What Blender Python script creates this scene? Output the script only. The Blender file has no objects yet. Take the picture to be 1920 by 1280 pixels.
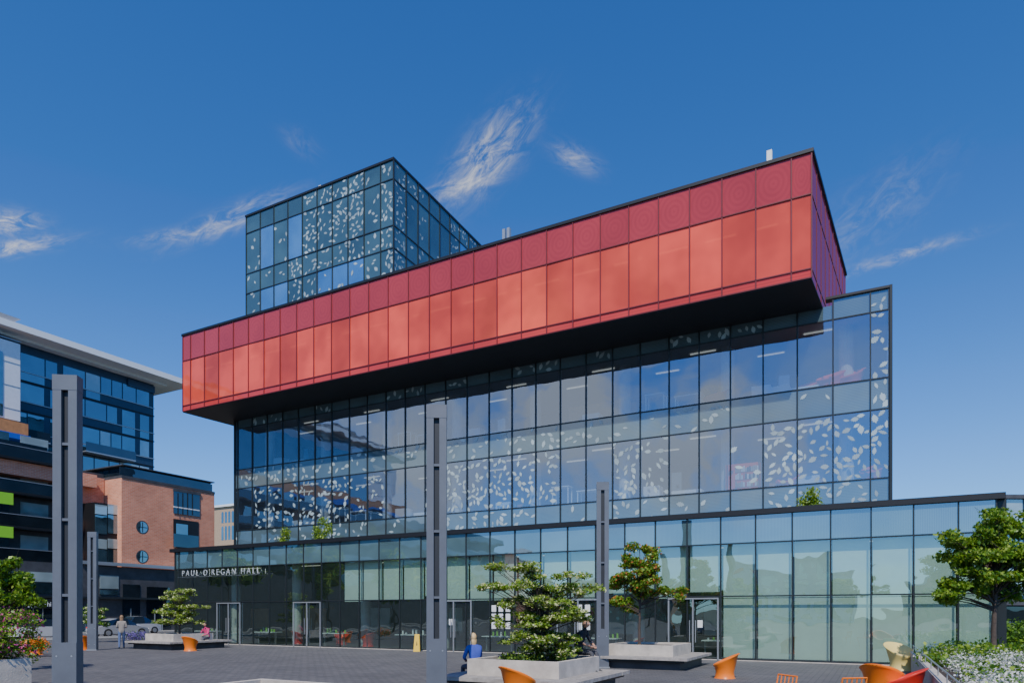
import bpy, math, random
import numpy as np
from mathutils import Vector, Matrix
random.seed(7); np.random.seed(7)
scene=bpy.context.scene
F=1280.0; CX=960.0; HZ=1148.0; H=1.9
SD=Vector((-0.8811,0.4729,0)); ND=Vector((-0.4729,-0.8811,0))   # library facade: along / outward
TD=Vector((0.4709,0.8822,0)); MD=Vector((0.8822,-0.4709,0))      # cross street: along / outward
def P(x,Y,z=0.0): return Vector(((x-CX)/F*Y,Y,z))
def zat(y,Y): return H+(HZ-y)/F*Y

# ---------------------------------------------------------------- materials
def newmat(name):
    m=bpy.data.materials.new(name); m.use_nodes=True
    nt=m.node_tree; nt.nodes.clear()
    out=nt.nodes.new('ShaderNodeOutputMaterial')
    return m,nt,out
def pmat(name,col,rough=0.6,metal=0.0,var=0.0,scale=3.0,bump=0.0,bscale=30.0,spec=0.5,emit=None):
    m,nt,out=newmat(name)
    b=nt.nodes.new('ShaderNodeBsdfPrincipled'); nt.links.new(b.outputs[0],out.inputs[0])
    b.inputs['Base Color'].default_value=(*col,1); b.inputs['Roughness'].default_value=rough
    b.inputs['Metallic'].default_value=metal; b.inputs['Specular IOR Level'].default_value=spec
    tc=nt.nodes.new('ShaderNodeTexCoord')
    if var>0:
        n=nt.nodes.new('ShaderNodeTexNoise'); n.inputs['Scale'].default_value=scale; n.inputs['Detail'].default_value=8
        n.inputs['Roughness'].default_value=0.65
        nt.links.new(tc.outputs['Object'],n.inputs['Vector'])
        r=nt.nodes.new('ShaderNodeMapRange'); r.inputs[1].default_value=0.3; r.inputs[2].default_value=0.7
        r.inputs[3].default_value=1-var; r.inputs[4].default_value=1+var
        nt.links.new(n.outputs[0],r.inputs[0])
        mx=nt.nodes.new('ShaderNodeVectorMath'); mx.operation='SCALE'; mx.inputs[0].default_value=col
        nt.links.new(r.outputs[0],mx.inputs['Scale']); nt.links.new(mx.outputs[0],b.inputs['Base Color'])
    if bump>0:
        n2=nt.nodes.new('ShaderNodeTexNoise'); n2.inputs['Scale'].default_value=bscale; n2.inputs['Detail'].default_value=5
        nt.links.new(tc.outputs['Object'],n2.inputs['Vector'])
        bp=nt.nodes.new('ShaderNodeBump'); bp.inputs['Strength'].default_value=bump; bp.inputs['Distance'].default_value=0.02
        nt.links.new(n2.outputs[0],bp.inputs['Height']); nt.links.new(bp.outputs[0],b.inputs['Normal'])
    if emit:
        b.inputs['Emission Color'].default_value=(*emit[0],1); b.inputs['Emission Strength'].default_value=emit[1]
    return m
def glass(name,tint,refl,base=0.2,k=0.75,diff=0.0,dcol=(0.3,0.4,0.4),rough=0.0,bump=0.03,ribs=None,var=0.0,rings=False):
    """coated architectural glass: tinted see-through + mirror + optional ceramic frit (diffuse)"""
    m,nt,out=newmat(name); L=nt.links.new
    tc=nt.nodes.new('ShaderNodeTexCoord')
    lw=nt.nodes.new('ShaderNodeLayerWeight'); lw.inputs[0].default_value=0.5
    pw=nt.nodes.new('ShaderNodeMath'); pw.operation='POWER'; pw.inputs[1].default_value=3.0; L(lw.outputs['Facing'],pw.inputs[0])
    ma=nt.nodes.new('ShaderNodeMath'); ma.operation='MULTIPLY_ADD'; ma.inputs[1].default_value=k; ma.inputs[2].default_value=base
    ma.use_clamp=True; L(pw.outputs[0],ma.inputs[0])
    tr=nt.nodes.new('ShaderNodeBsdfTransparent'); tr.inputs[0].default_value=(*tint,1)
    df=nt.nodes.new('ShaderNodeBsdfDiffuse'); df.inputs[0].default_value=(*dcol,1)
    gl=nt.nodes.new('ShaderNodeBsdfGlossy'); gl.inputs[0].default_value=(*refl,1); gl.inputs['Roughness'].default_value=rough
    if bump>0:
        n=nt.nodes.new('ShaderNodeTexNoise'); n.inputs['Scale'].default_value=0.9; n.inputs['Detail'].default_value=1
        L(tc.outputs['Object'],n.inputs['Vector'])
        bp=nt.nodes.new('ShaderNodeBump'); bp.inputs['Strength'].default_value=bump; bp.inputs['Distance'].default_value=0.2
        L(n.outputs[0],bp.inputs['Height']); L(bp.outputs[0],gl.inputs['Normal'])
    colsock=None
    if var>0 or rings:
        g=nt.nodes.new('ShaderNodeNewGeometry')
        mr=nt.nodes.new('ShaderNodeMapRange'); mr.inputs[3].default_value=1-var; mr.inputs[4].default_value=1+var*0.5
        L(g.outputs['Random Per Island'],mr.inputs[0]); fac=mr.outputs[0]
        nn=nt.nodes.new('ShaderNodeTexNoise'); nn.inputs['Scale'].default_value=0.55; nn.inputs['Detail'].default_value=2
        L(tc.outputs['Object'],nn.inputs['Vector'])
        m2=nt.nodes.new('ShaderNodeMapRange'); m2.inputs[1].default_value=0.35; m2.inputs[2].default_value=0.65
        m2.inputs[3].default_value=1-var*0.8; m2.inputs[4].default_value=1+var*0.4; L(nn.outputs[0],m2.inputs[0])
        mm=nt.nodes.new('ShaderNodeMath'); mm.operation='MULTIPLY'; L(fac,mm.inputs[0]); L(m2.outputs[0],mm.inputs[1]); fac=mm.outputs[0]
        if rings:   # faint interference of the dotted frit
            mp=nt.nodes.new('ShaderNodeMapping'); mp.inputs['Location'].default_value=(-0.5,-0.5,0); L(tc.outputs['UV'],mp.inputs[0])
            w=nt.nodes.new('ShaderNodeTexWave'); w.wave_type='RINGS'; w.rings_direction='Z'; w.inputs['Scale'].default_value=2.2
            L(mp.outputs[0],w.inputs['Vector'])
            m3=nt.nodes.new('ShaderNodeMapRange'); m3.inputs[3].default_value=0.95; m3.inputs[4].default_value=1.05; L(w.outputs['Fac'],m3.inputs[0])
            mm2=nt.nodes.new('ShaderNodeMath'); mm2.operation='MULTIPLY'; L(fac,mm2.inputs[0]); L(m3.outputs[0],mm2.inputs[1]); fac=mm2.outputs[0]
        sc=nt.nodes.new('ShaderNodeVectorMath'); sc.operation='SCALE'; sc.inputs[0].default_value=dcol; L(fac,sc.inputs['Scale'])
        L(sc.outputs[0],df.inputs[0]); colsock=sc.outputs[0]
    if ribs:   # ribbed backing panel: ('x'|'z', count/m, amount)
        w=nt.nodes.new('ShaderNodeTexWave'); w.bands_direction='Y' if ribs[0]=='z' else 'X'; w.inputs['Scale'].default_value=ribs[1]
        L(tc.outputs['UV'],w.inputs['Vector'])
        m4=nt.nodes.new('ShaderNodeMapRange'); m4.inputs[3].default_value=1-ribs[2]; m4.inputs[4].default_value=1+ribs[2]; L(w.outputs['Fac'],m4.inputs[0])
        s2=nt.nodes.new('ShaderNodeVectorMath'); s2.operation='SCALE'
        if colsock: L(colsock,s2.inputs[0])
        else: s2.inputs[0].default_value=dcol
        L(m4.outputs[0],s2.inputs['Scale']); L(s2.outputs[0],df.inputs[0])
    if diff>=.999:
        last=df.outputs[0]
    else:
        m1=nt.nodes.new('ShaderNodeMixShader'); m1.inputs[0].default_value=diff; L(tr.outputs[0],m1.inputs[1]); L(df.outputs[0],m1.inputs[2]); last=m1.outputs[0]
    m2_=nt.nodes.new('ShaderNodeMixShader'); L(ma.outputs[0],m2_.inputs[0]); L(last,m2_.inputs[1]); L(gl.outputs[0],m2_.inputs[2])
    L(m2_.outputs[0],out.inputs[0])
    return m
def leafmat(name,cols,transl=0.35):
    m,nt,out=newmat(name); L=nt.links.new
    g=nt.nodes.new('ShaderNodeNewGeometry'); cr=nt.nodes.new('ShaderNodeValToRGB')
    el=cr.color_ramp.elements
    el[0].color=(*cols[0],1); el[1].color=(*cols[-1],1)
    for i,c in enumerate(cols[1:-1]):
        e=el.new((i+1)/(len(cols)-1)); e.color=(*c,1)
    L(g.outputs['Random Per Island'],cr.inputs[0])
    d=nt.nodes.new('ShaderNodeBsdfDiffuse'); t=nt.nodes.new('ShaderNodeBsdfTranslucent'); L(cr.outputs[0],d.inputs[0]); L(cr.outputs[0],t.inputs[0])
    gl=nt.nodes.new('ShaderNodeBsdfGlossy'); gl.inputs['Roughness'].default_value=0.4; gl.inputs[0].default_value=(.6,.7,.5,1)
    mx=nt.nodes.new('ShaderNodeMixShader'); mx.inputs[0].default_value=transl; L(d.outputs[0],mx.inputs[1]); L(t.outputs[0],mx.inputs[2])
    m3=nt.nodes.new('ShaderNodeMixShader'); m3.inputs[0].default_value=0.05; L(mx.outputs[0],m3.inputs[1]); L(gl.outputs[0],m3.inputs[2])
    L(m3.outputs[0],out.inputs[0]); return m
def brickmat(name,c1,c2,mortar,scale=1.0,rough=0.85,bw=0.4,rh=0.13,ms=0.012,obj=False):
    m,nt,out=newmat(name); L=nt.links.new
    tc=nt.nodes.new('ShaderNodeTexCoord'); br=nt.nodes.new('ShaderNodeTexBrick')
    L(tc.outputs['Object' if obj else 'UV'],br.inputs['Vector'])
    br.inputs['Color1'].default_value=(*c1,1); br.inputs['Color2'].default_value=(*c2,1); br.inputs['Mortar'].default_value=(*mortar,1)
    br.inputs['Scale'].default_value=scale; br.inputs['Brick Width'].default_value=bw; br.inputs['Row Height'].default_value=rh
    br.inputs['Mortar Size'].default_value=ms
    n=nt.nodes.new('ShaderNodeTexNoise'); n.inputs['Scale'].default_value=0.35; n.inputs['Detail'].default_value=9; n.inputs['Roughness'].default_value=.7
    L(tc.outputs['Object'],n.inputs['Vector'])
    r=nt.nodes.new('ShaderNodeMapRange'); r.inputs[1].default_value=.3; r.inputs[2].default_value=.7; r.inputs[3].default_value=.8; r.inputs[4].default_value=1.2
    L(n.outputs[0],r.inputs[0])
    sc=nt.nodes.new('ShaderNodeVectorMath'); sc.operation='SCALE'; L(br.outputs['Color'],sc.inputs[0]); L(r.outputs[0],sc.inputs['Scale'])
    b=nt.nodes.new('ShaderNodeBsdfPrincipled'); b.inputs['Roughness'].default_value=rough; L(sc.outputs[0],b.inputs['Base Color'])
    L(b.outputs[0],out.inputs[0]); return m

M={}
M['mullion']=pmat('mullion_dark',(0.025,0.03,0.032),0.4,0.3)
M['black']=pmat('black_metal',(0.008,0.008,0.009),0.5)
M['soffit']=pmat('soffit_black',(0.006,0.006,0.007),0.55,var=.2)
M['roof']=pmat('roof_membrane',(0.18,0.18,0.18),0.9,var=.15)
M['steel']=pmat('steel_frame',(0.42,0.43,0.44),0.35,0.6)
M['pole']=pmat('pole_grey_paint',(0.115,0.125,0.145),0.45,0.1,var=.12,scale=2)
M['pole2']=pmat('pole_slot_dark',(0.02,0.022,0.026),0.5)
M['glassL']=glass('glass_ground',(0.64,0.76,0.70),(0.85,0.95,0.95),0.24,0.8,diff=0.07,dcol=(0.16,0.24,0.20),bump=0.05)
M['glassM']=glass('glass_upper',(0.62,0.72,0.80),(0.78,0.88,1.0),0.31,0.8,diff=0.10,dcol=(0.13,0.18,0.27),bump=0.03,ribs=('z',9,.5))
M['spanL']=glass('spandrel_ground',(0.4,.5,.5),(0.85,0.92,0.98),0.25,0.8,diff=1,dcol=(0.10,0.175,0.195),ribs=('x',6,.18),var=.25)
M['spanM']=glass('spandrel_upper',(0.4,.5,.5),(0.78,0.88,0.96),0.19,0.8,diff=1,dcol=(0.10,0.15,0.17),ribs=('z',5,.2),var=.2)
M['pentF']=glass('penthouse_frit',(0.4,.5,.55),(0.65,0.85,0.95),0.11,0.8,diff=1,dcol=(0.055,0.11,0.12),ribs=('z',6,.2),var=.25)
M['pentW']=glass('penthouse_window',(0.5,.6,.65),(0.7,0.88,1.0),0.5,0.6,diff=1,dcol=(0.10,0.22,0.34),var=.4)
M['redU']=glass('red_frit_upper',(0.8,.1,.1),(0.95,0.7,0.7),0.05,0.8,diff=1,dcol=(0.42,0.05,0.052),var=.10,rings=True)
M['redW']=glass('red_window',(1.0,.18,.10),(1.0,0.62,0.52),0.06,0.85,diff=0.78,dcol=(1.0,0.112,0.065),var=.28)
M['redS']=glass('red_frit_sill',(0.8,.1,.1),(0.85,0.55,0.55),0.04,0.8,diff=1,dcol=(0.56,0.055,0.05),var=.10,ribs=('z',3,.12))
M['redE']=glass('red_frit_end_skytint',(0.7,.1,.15),(0.6,0.38,0.55),0.10,0.45,diff=1,dcol=(0.36,0.06,0.10),var=.08,bump=0)  # darker purple base: the end's dimmer light and sky reflection put into colour
M['redmul']=pmat('mullion_red',(0.16,0.02,0.02),0.4)
M['frit']=glass('white_leaf_print',(0.8,.85,.85),(0.8,0.9,1),0.08,0.4,diff=1,dcol=(0.38,0.46,0.47),var=.25)
M['blind']=pmat('roller_blind',(0.76,0.84,0.78),0.9,var=.06,scale=1.5)
M['ceil']=pmat('ceiling_white',(0.6,0.61,0.6),0.8)
M['lamp']=pmat('linear_light',(0.9,0.9,0.85),0.5,emit=((1,0.95,0.85),.55))
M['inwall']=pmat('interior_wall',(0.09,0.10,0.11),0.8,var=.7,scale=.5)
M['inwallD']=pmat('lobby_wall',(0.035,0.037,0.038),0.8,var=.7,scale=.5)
M['inwallL']=pmat('interior_wall_light',(0.45,0.44,0.42),0.8,var=.3,scale=.5)
M['infloor']=pmat('interior_floor',(0.22,0.21,0.2),0.5)
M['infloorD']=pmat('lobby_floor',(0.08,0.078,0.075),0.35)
M['column']=pmat('concrete_column',(0.6,0.6,0.58),0.7,var=.1)
M['white']=pmat('white_paint',(0.8,0.81,0.81),0.5)
M['letter']=pmat('letter_metal',(0.55,0.57,0.57),0.4,.2)
M['orange']=pmat('orange_plastic',(0.9,0.20,0.012),0.35,var=.05,spec=.4)
M['red']=pmat('red_plastic',(0.70,0.035,0.02),0.35)
M['redfab']=pmat('red_orange_fabric',(0.95,0.10,0.03),0.8)
M['yellow']=pmat('cream_yellow_plastic',(0.80,0.62,0.20),0.4)
M['concrete']=pmat('concrete_planter',(0.50,0.445,0.38),0.85,var=.22,scale=2.5,bump=.3,bscale=25)
M['bench']=pmat('bench_weathered_timber',(0.33,0.30,0.27),0.8,var=.3,scale=6)
M['soil']=pmat('soil',(0.04,0.028,0.02),0.95,var=.4,scale=20)
M['bark']=pmat('bark',(0.07,0.05,0.04),0.9,var=.4,scale=12)
M['stonedark']=pmat('dark_stone',(0.055,0.055,0.06),0.6,var=.35,scale=1.2)
M['brick']=brickmat('orange_brick',(0.72,0.27,0.15),(0.62,0.21,0.11),(0.6,0.44,0.34),bw=.42,rh=.14)
M['navy']=pmat('navy_panel',(0.014,0.034,0.075),0.3,var=.2)
M['winA']=glass('window_blue',(0.3,.4,.45),(0.7,0.88,0.95),0.30,0.7,diff=1,dcol=(0.04,0.08,0.10),var=.8)
M['winL']=glass('window_pale',(0.3,.4,.45),(0.8,0.9,0.9),0.25,0.7,diff=1,dcol=(0.34,0.42,0.42),var=.3)
M['winD']=glass('window_dark',(0.1,.14,.16),(0.5,0.65,0.75),0.15,0.7,diff=1,dcol=(0.015,0.022,0.028),var=.5)
M['green']=pmat('lime_panel',(0.25,0.62,0.03),0.5)
M['blue']=pmat('blue_panel',(0.02,0.09,0.5),0.5)
M['wood']=pmat('wood_panel',(0.5,0.22,0.08),0.6,var=.2)
M['cladwhite']=pmat('pale_cladding',(0.66,0.70,0.76),0.4,var=.06)
M['tan']=pmat('tan_stone',(0.42,0.30,0.2),0.8,var=.15)
M['tyre']=pmat('tyre',(0.02,0.02,0.02),0.8)
M['asphalt']=pmat('asphalt',(0.07,0.07,0.075),0.85,var=.25,scale=1.2,bump=.4,bscale=40)
M['side']=pmat('sidewalk_concrete',(0.24,0.235,0.22),0.85,var=.2,scale=1.0)
M['kerb']=pmat('kerb_granite',(0.32,0.31,0.29),0.8,var=.2)
M['linewhite']=pmat('road_paint',(0.7,0.7,0.68),0.7)
M['paver']=brickmat('plaza_pavers',(0.092,0.090,0.092),(0.130,0.124,0.122),(0.038,0.037,0.037),bw=.34,rh=.17,ms=.012)
M['groundm']=pmat('ground_mix',(0.07,0.085,0.05),0.95,var=.4,scale=.05)
M['leafA']=leafmat('leaf_fresh',[(0.09,0.17,0.015),(0.17,0.29,0.02),(0.29,0.42,0.04),(0.42,0.52,0.09)],.45)
M['leafB']=leafmat('leaf_maple',[(0.05,0.14,0.012),(0.11,0.25,0.02),(0.22,0.38,0.03)],.45)
M['leafD']=leafmat('leaf_dark',[(0.025,0.06,0.012),(0.045,0.11,0.016),(0.09,0.18,0.02)])
M['petal']=leafmat('petal_cream',[(0.5,0.52,0.22),(0.70,0.70,0.38),(0.8,0.8,0.5)],.3)
M['petalw']=leafmat('petal_white',[(0.55,0.57,0.5),(0.75,0.75,0.7),(0.85,0.85,0.82)],.3)
M['petalp']=leafmat('petal_pink',[(0.6,0.04,0.25),(0.8,0.16,0.45)],.3)
M['petalo']=leafmat('petal_orange',[(0.7,0.12,0.01),(0.8,0.25,0.03)],.3)
M['lav']=leafmat('petal_lavender',[(0.16,0.10,0.36),(0.3,0.22,0.55)],.3)
M['seed']=leafmat('seed_red',[(0.4,0.08,0.02),(0.55,0.2,0.05)],.3)

# ---------------------------------------------------------------- geometry helpers
def put(o,parent=None):
    scene.collection.objects.link(o)
    if parent: o.parent=parent
    return o
def empty(name,loc=(0,0,0)):
    e=bpy.data.objects.new(name,None); e.location=loc; e.empty_display_size=.3; return put(e)
class Fr:
    def __init__(s,O,sd=SD,nd=ND): s.O=Vector((O[0],O[1],0)); s.sd=sd; s.nd=nd
    def pt(s,a,d,z):
        p=s.O+s.sd*a+s.nd*d; return Vector((p.x,p.y,z))
    def at(s,x,d=0):
        r=(x-CX)/F; O=s.O+s.nd*d
        return (r*O.y-O.x)/(s.sd.x-r*s.sd.y)
    def Y(s,x,d=0): return (s.O+s.nd*d+s.sd*s.at(x,d)).y
    def z(s,x,y,d=0): return zat(y,s.Y(x,d))
class MB:
    def __init__(s): s.v=[];s.f=[];s.m=[];s.uv=[];s.mats=[]
    def mi(s,mat):
        if mat not in s.mats: s.mats.append(mat)
        return s.mats.index(mat)
    def face(s,pts,mat,uv=None):
        i=len(s.v); s.v+= [tuple(p) for p in pts]; s.f.append(tuple(range(i,i+len(pts)))); s.m.append(s.mi(mat))
        s.uv+= uv if uv else [(0,0)]*len(pts)
    def box(s,fr,a0,a1,d0,d1,z0,z1,mat,top=None):
        p=fr.pt; top=top or mat
        if a0>a1:a0,a1=a1,a0
        if d0>d1:d0,d1=d1,d0
        for d,fl in((d1,0),(d0,1)):
            q=[p(a0,d,z0),p(a1,d,z0),p(a1,d,z1),p(a0,d,z1)]; u=[(a0,z0),(a1,z0),(a1,z1),(a0,z1)]
            s.face(q[::-1] if fl else q,mat,u[::-1] if fl else u)
        for a in(a0,a1):
            s.face([p(a,d0,z0),p(a,d1,z0),p(a,d1,z1),p(a,d0,z1)],mat,[(d0,z0),(d1,z0),(d1,z1),(d0,z1)])
        for z,mt in((z0,mat),(z1,top)):
            s.face([p(a0,d0,z),p(a1,d0,z),p(a1,d1,z),p(a0,d1,z)],mt,[(a0,d0),(a1,d0),(a1,d1),(a0,d1)])
    def quad(s,fr,a0,a1,d,z0,z1,mat,tilt=0,unit=False):
        da=random.uniform(-tilt,tilt); dz=random.uniform(-tilt,tilt)
        q=[fr.pt(a0,d-da-dz,z0),fr.pt(a1,d+da-dz,z0),fr.pt(a1,d+da+dz,z1),fr.pt(a0,d-da+dz,z1)]
        u=[(0,0),(1,0),(1,1),(0,1)] if unit else [(a0,z0),(a1,z0),(a1,z1),(a0,z1)]
        s.face(q,mat,u)
    def prism(s,pts,z0,z1,mat,top=None):
        n=len(pts)
        s.face([(p[0],p[1],z0) for p in pts],mat); s.face([(p[0],p[1],z1) for p in pts],top or mat,[(p[0],p[1]) for p in pts])
        for i in range(n):
            a=pts[i];b=pts[(i+1)%n]; l=math.hypot(a[0]-b[0],a[1]-b[1])
            s.face([(a[0],a[1],z0),(b[0],b[1],z0),(b[0],b[1],z1),(a[0],a[1],z1)],mat,[(0,z0),(l,z0),(l,z1),(0,z1)])
    def tube(s,pts,rad,mat,seg=7,cap=True):
        pts=[Vector(p) for p in pts]; rings=[]
        for i,p in enumerate(pts):
            t=(pts[min(i+1,len(pts)-1)]-pts[max(i-1,0)]).normalized()
            up=Vector((0,0,1)) if abs(t.z)<.9 else Vector((1,0,0))
            a=t.cross(up).normalized(); b=t.cross(a).normalized(); r=rad[i] if hasattr(rad,'__len__') else rad
            base=len(s.v)
            for k in range(seg):
                th=2*math.pi*k/seg; s.v.append(tuple(p+a*math.cos(th)*r+b*math.sin(th)*r))
            rings.append(base)
        mi=s.mi(mat)
        for i in range(len(rings)-1):
            for k in range(seg):
                s.f.append((rings[i]+k,rings[i]+(k+1)%seg,rings[i+1]+(k+1)%seg,rings[i+1]+k)); s.m.append(mi); s.uv+=[(0,0)]*4
        if cap:
            for r0 in(rings[0],rings[-1]):
                s.f.append(tuple(r0+k for k in range(seg))); s.m.append(mi); s.uv+=[(0,0)]*seg
    def ball(s,c,r,mat,nu=12,nv=8,fn=None):
        base=len(s.v); mi=s.mi(mat); r=r if hasattr(r,'__len__') else (r,r,r)
        for j in range(nv+1):
            ph=math.pi*j/nv
            for i in range(nu):
                th=2*math.pi*i/nu; d=Vector((math.sin(ph)*math.cos(th),math.sin(ph)*math.sin(th),math.cos(ph)))
                k=fn(d) if fn else 1
                s.v.append((c[0]+d.x*r[0]*k,c[1]+d.y*r[1]*k,c[2]+d.z*r[2]*k))
        for j in range(nv):
            for i in range(nu):
                s.f.append((base+j*nu+i,base+j*nu+(i+1)%nu,base+(j+1)*nu+(i+1)%nu,base+(j+1)*nu+i)); s.m.append(mi); s.uv+=[(0,0)]*4
    def build(s,name,parent=None,smooth=False,merge=False):
        me=bpy.data.meshes.new(name); me.from_pydata(s.v,[],s.f); 
        for m in s.mats: me.materials.append(m)
        me.polygons.foreach_set('material_index',s.m)
        ul=me.uv_layers.new(name='UVMap'); ul.data.foreach_set('uv',np.array(s.uv,dtype=np.float32).ravel())
        if smooth: me.polygons.foreach_set('use_smooth',[True]*len(s.f))
        me.update()
        return put(bpy.data.objects.new(name,me),parent)
def bevel(o,w=0.01,seg=2):
    b=o.modifiers.new('bevel','BEVEL'); b.width=w; b.segments=seg; b.limit_method='ANGLE'; return o
def leafquads(name,cs,rs,n,size,mats,weights=None,parent=None,up=0.3,shell=.5,aspect=.6):
    """many small leaf faces spread through clumps: cs centres, rs radii"""
    V=[];tot=0
    for c,r in zip(cs,rs):
        k=n
        d=np.random.normal(size=(k,3)); d/=np.linalg.norm(d,axis=1)[:,None]
        rr=np.random.rand(k)**shell
        p=np.array(c)+d*np.array(r)*rr[:,None]
        nr=np.random.normal(size=(k,3)); nr[:,2]+=up*3; nr/=np.linalg.norm(nr,axis=1)[:,None]
        t=np.cross(nr,np.random.normal(size=(k,3))); t/=np.linalg.norm(t,axis=1)[:,None]; b=np.cross(nr,t)
        sz=(size*(.6+.8*np.random.rand(k)))[:,None]
        q=np.stack([p-t*sz*.5,p+b*sz*aspect*.5+nr*sz*.06,p+t*sz*.5-nr*sz*.08,p-b*sz*aspect*.5+nr*sz*.06],axis=1)
        V.append(q.reshape(-1,3)); tot+=k
    V=np.concatenate(V); me=bpy.data.meshes.new(name)
    me.vertices.add(tot*4); me.vertices.foreach_set('co',V.ravel())
    me.loops.add(tot*4); me.loops.foreach_set('vertex_index',np.arange(tot*4))
    me.polygons.add(tot); me.polygons.foreach_set('loop_start',np.arange(tot)*4); 
    for m in mats: me.materials.append(m)
    if len(mats)>1:
        me.polygons.foreach_set('material_index',np.random.choice(len(mats),tot,p=weights).astype(np.int32))
    me.update(calc_edges=True); me.validate()
    return put(bpy.data.objects.new(name,me),parent)

# ---------------------------------------------------------------- camera, sun, sky
cam=bpy.data.cameras.new('camera'); co=put(bpy.data.objects.new('camera',cam)); scene.camera=co
co.location=(0,0,H); co.rotation_euler=(math.pi/2,0,0); cam.sensor_width=36; cam.lens=24.0
cam.shift_y=(HZ-640)/1920; cam.clip_end=3000; cam.clip_start=.1
sv=Vector((0.085,0.650,-0.755)).normalized()
sl=bpy.data.lights.new('sun','SUN'); sl.energy=5.0; sl.angle=math.radians(.53); sl.color=(1,.95,.87)
so=put(bpy.data.objects.new('sun',sl)); so.rotation_euler=sv.to_track_quat('-Z','Y').to_euler(); so.location=(0,0,60)

w=bpy.data.worlds.new('World'); scene.world=w; w.use_nodes=True; nt=w.node_tree; nt.nodes.clear(); L=nt.links.new
def nm(op,a,b=None,c=None,clamp=False):
    n=nt.nodes.new('ShaderNodeMath'); n.operation=op; n.use_clamp=clamp
    for i,v in enumerate((a,b,c)):
        if v is None: continue
        if isinstance(v,(int,float)): n.inputs[i].default_value=v
        else: L(v,n.inputs[i])
    return n.outputs[0]
def sstep(v,a,b):
    n=nt.nodes.new('ShaderNodeMapRange'); n.interpolation_type='SMOOTHSTEP'; L(v,n.inputs[0]); n.inputs[1].default_value=a; n.inputs[2].default_value=b; return n.outputs[0]
out=nt.nodes.new('ShaderNodeOutputWorld'); bg=nt.nodes.new('ShaderNodeBackground'); L(bg.outputs[0],out.inputs[0])
sky=nt.nodes.new('ShaderNodeTexSky'); sky.sky_type='NISHITA'; sky.sun_disc=False
sky.sun_elevation=math.radians(49); sky.sun_rotation=math.radians(187); sky.air_density=1.0; sky.dust_density=.3; sky.ozone_density=2.5
bg.inputs[1].default_value=0.15
tc=nt.nodes.new('ShaderNodeTexCoord'); sp=nt.nodes.new('ShaderNodeSeparateXYZ'); L(tc.outputs['Generated'],sp.inputs[0])
dx,dy,dz=sp.outputs
tmix=nt.nodes.new('ShaderNodeMix'); tmix.data_type='RGBA'; L(sstep(dz,-.02,.5),tmix.inputs[0])
tmix.inputs[6].default_value=(0.50,0.94,1.50,1); tmix.inputs[7].default_value=(0.25,0.64,1.27,1)
tint=nt.nodes.new('ShaderNodeMix'); tint.data_type='RGBA'; tint.blend_type='MULTIPLY'; tint.inputs[0].default_value=1
L(sky.outputs[0],tint.inputs[6]); L(tmix.outputs[2],tint.inputs[7])
dyc=nm('MAXIMUM',dy,0.05); u=nm('DIVIDE',dx,dyc); v=nm('DIVIDE',dz,dyc)
def wisp(x,y,rx,ry,ang,st,seed):
    cx=(x-CX)/F; cy=(HZ-y)/F; rx/=F; ry/=F; c=math.cos(math.radians(ang)); s=math.sin(math.radians(ang))
    du=nm('SUBTRACT',u,cx); dv=nm('SUBTRACT',v,cy)
    a=nm('ADD',nm('MULTIPLY',du,c),nm('MULTIPLY',dv,s)); b=nm('SUBTRACT',nm('MULTIPLY',dv,c),nm('MULTIPLY',du,s))
    e=nm('ADD',nm('POWER',nm('ABSOLUTE',nm('DIVIDE',a,rx)),2.0),nm('POWER',nm('ABSOLUTE',nm('DIVIDE',b,ry)),2.0))
    mask=nm('EXPONENT',nm('MULTIPLY',e,-1.0))
    cv=nt.nodes.new('ShaderNodeCombineXYZ'); L(nm('MULTIPLY',a,12.0),cv.inputs[0]); L(nm('MULTIPLY',b,30.0),cv.inputs[1]); cv.inputs[2].default_value=seed
    n=nt.nodes.new('ShaderNodeTexNoise'); n.inputs['Scale'].default_value=1.7; n.inputs['Detail'].default_value=12; n.inputs['Roughness'].default_value=.70; n.inputs['Distortion'].default_value=.8
    L(cv.outputs[0],n.inputs['Vector'])
    return nm('MULTIPLY',nm('MULTIPLY',mask,sstep(n.outputs[0],.36,.84)),st)
tot=None
for a in [(915,292,88,34,50,1.25,1),(862,350,66,14,18,1.2,11),(1080,298,38,18,-25,.65,2),(430,412,95,18,22,.9,3),(340,440,80,12,8,.55,33),(15,416,50,19,-5,1.5,4),(25,464,80,13,8,1.3,5),
          (1680,482,115,11,17,.6,6),(1640,400,130,45,38,.22,7),(560,265,36,18,-40,.13,9)]:
    o=wisp(*a); tot=o if tot is None else nm('ADD',tot,o)
tot=nm('MULTIPLY',tot,sstep(dy,.05,.1))
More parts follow.
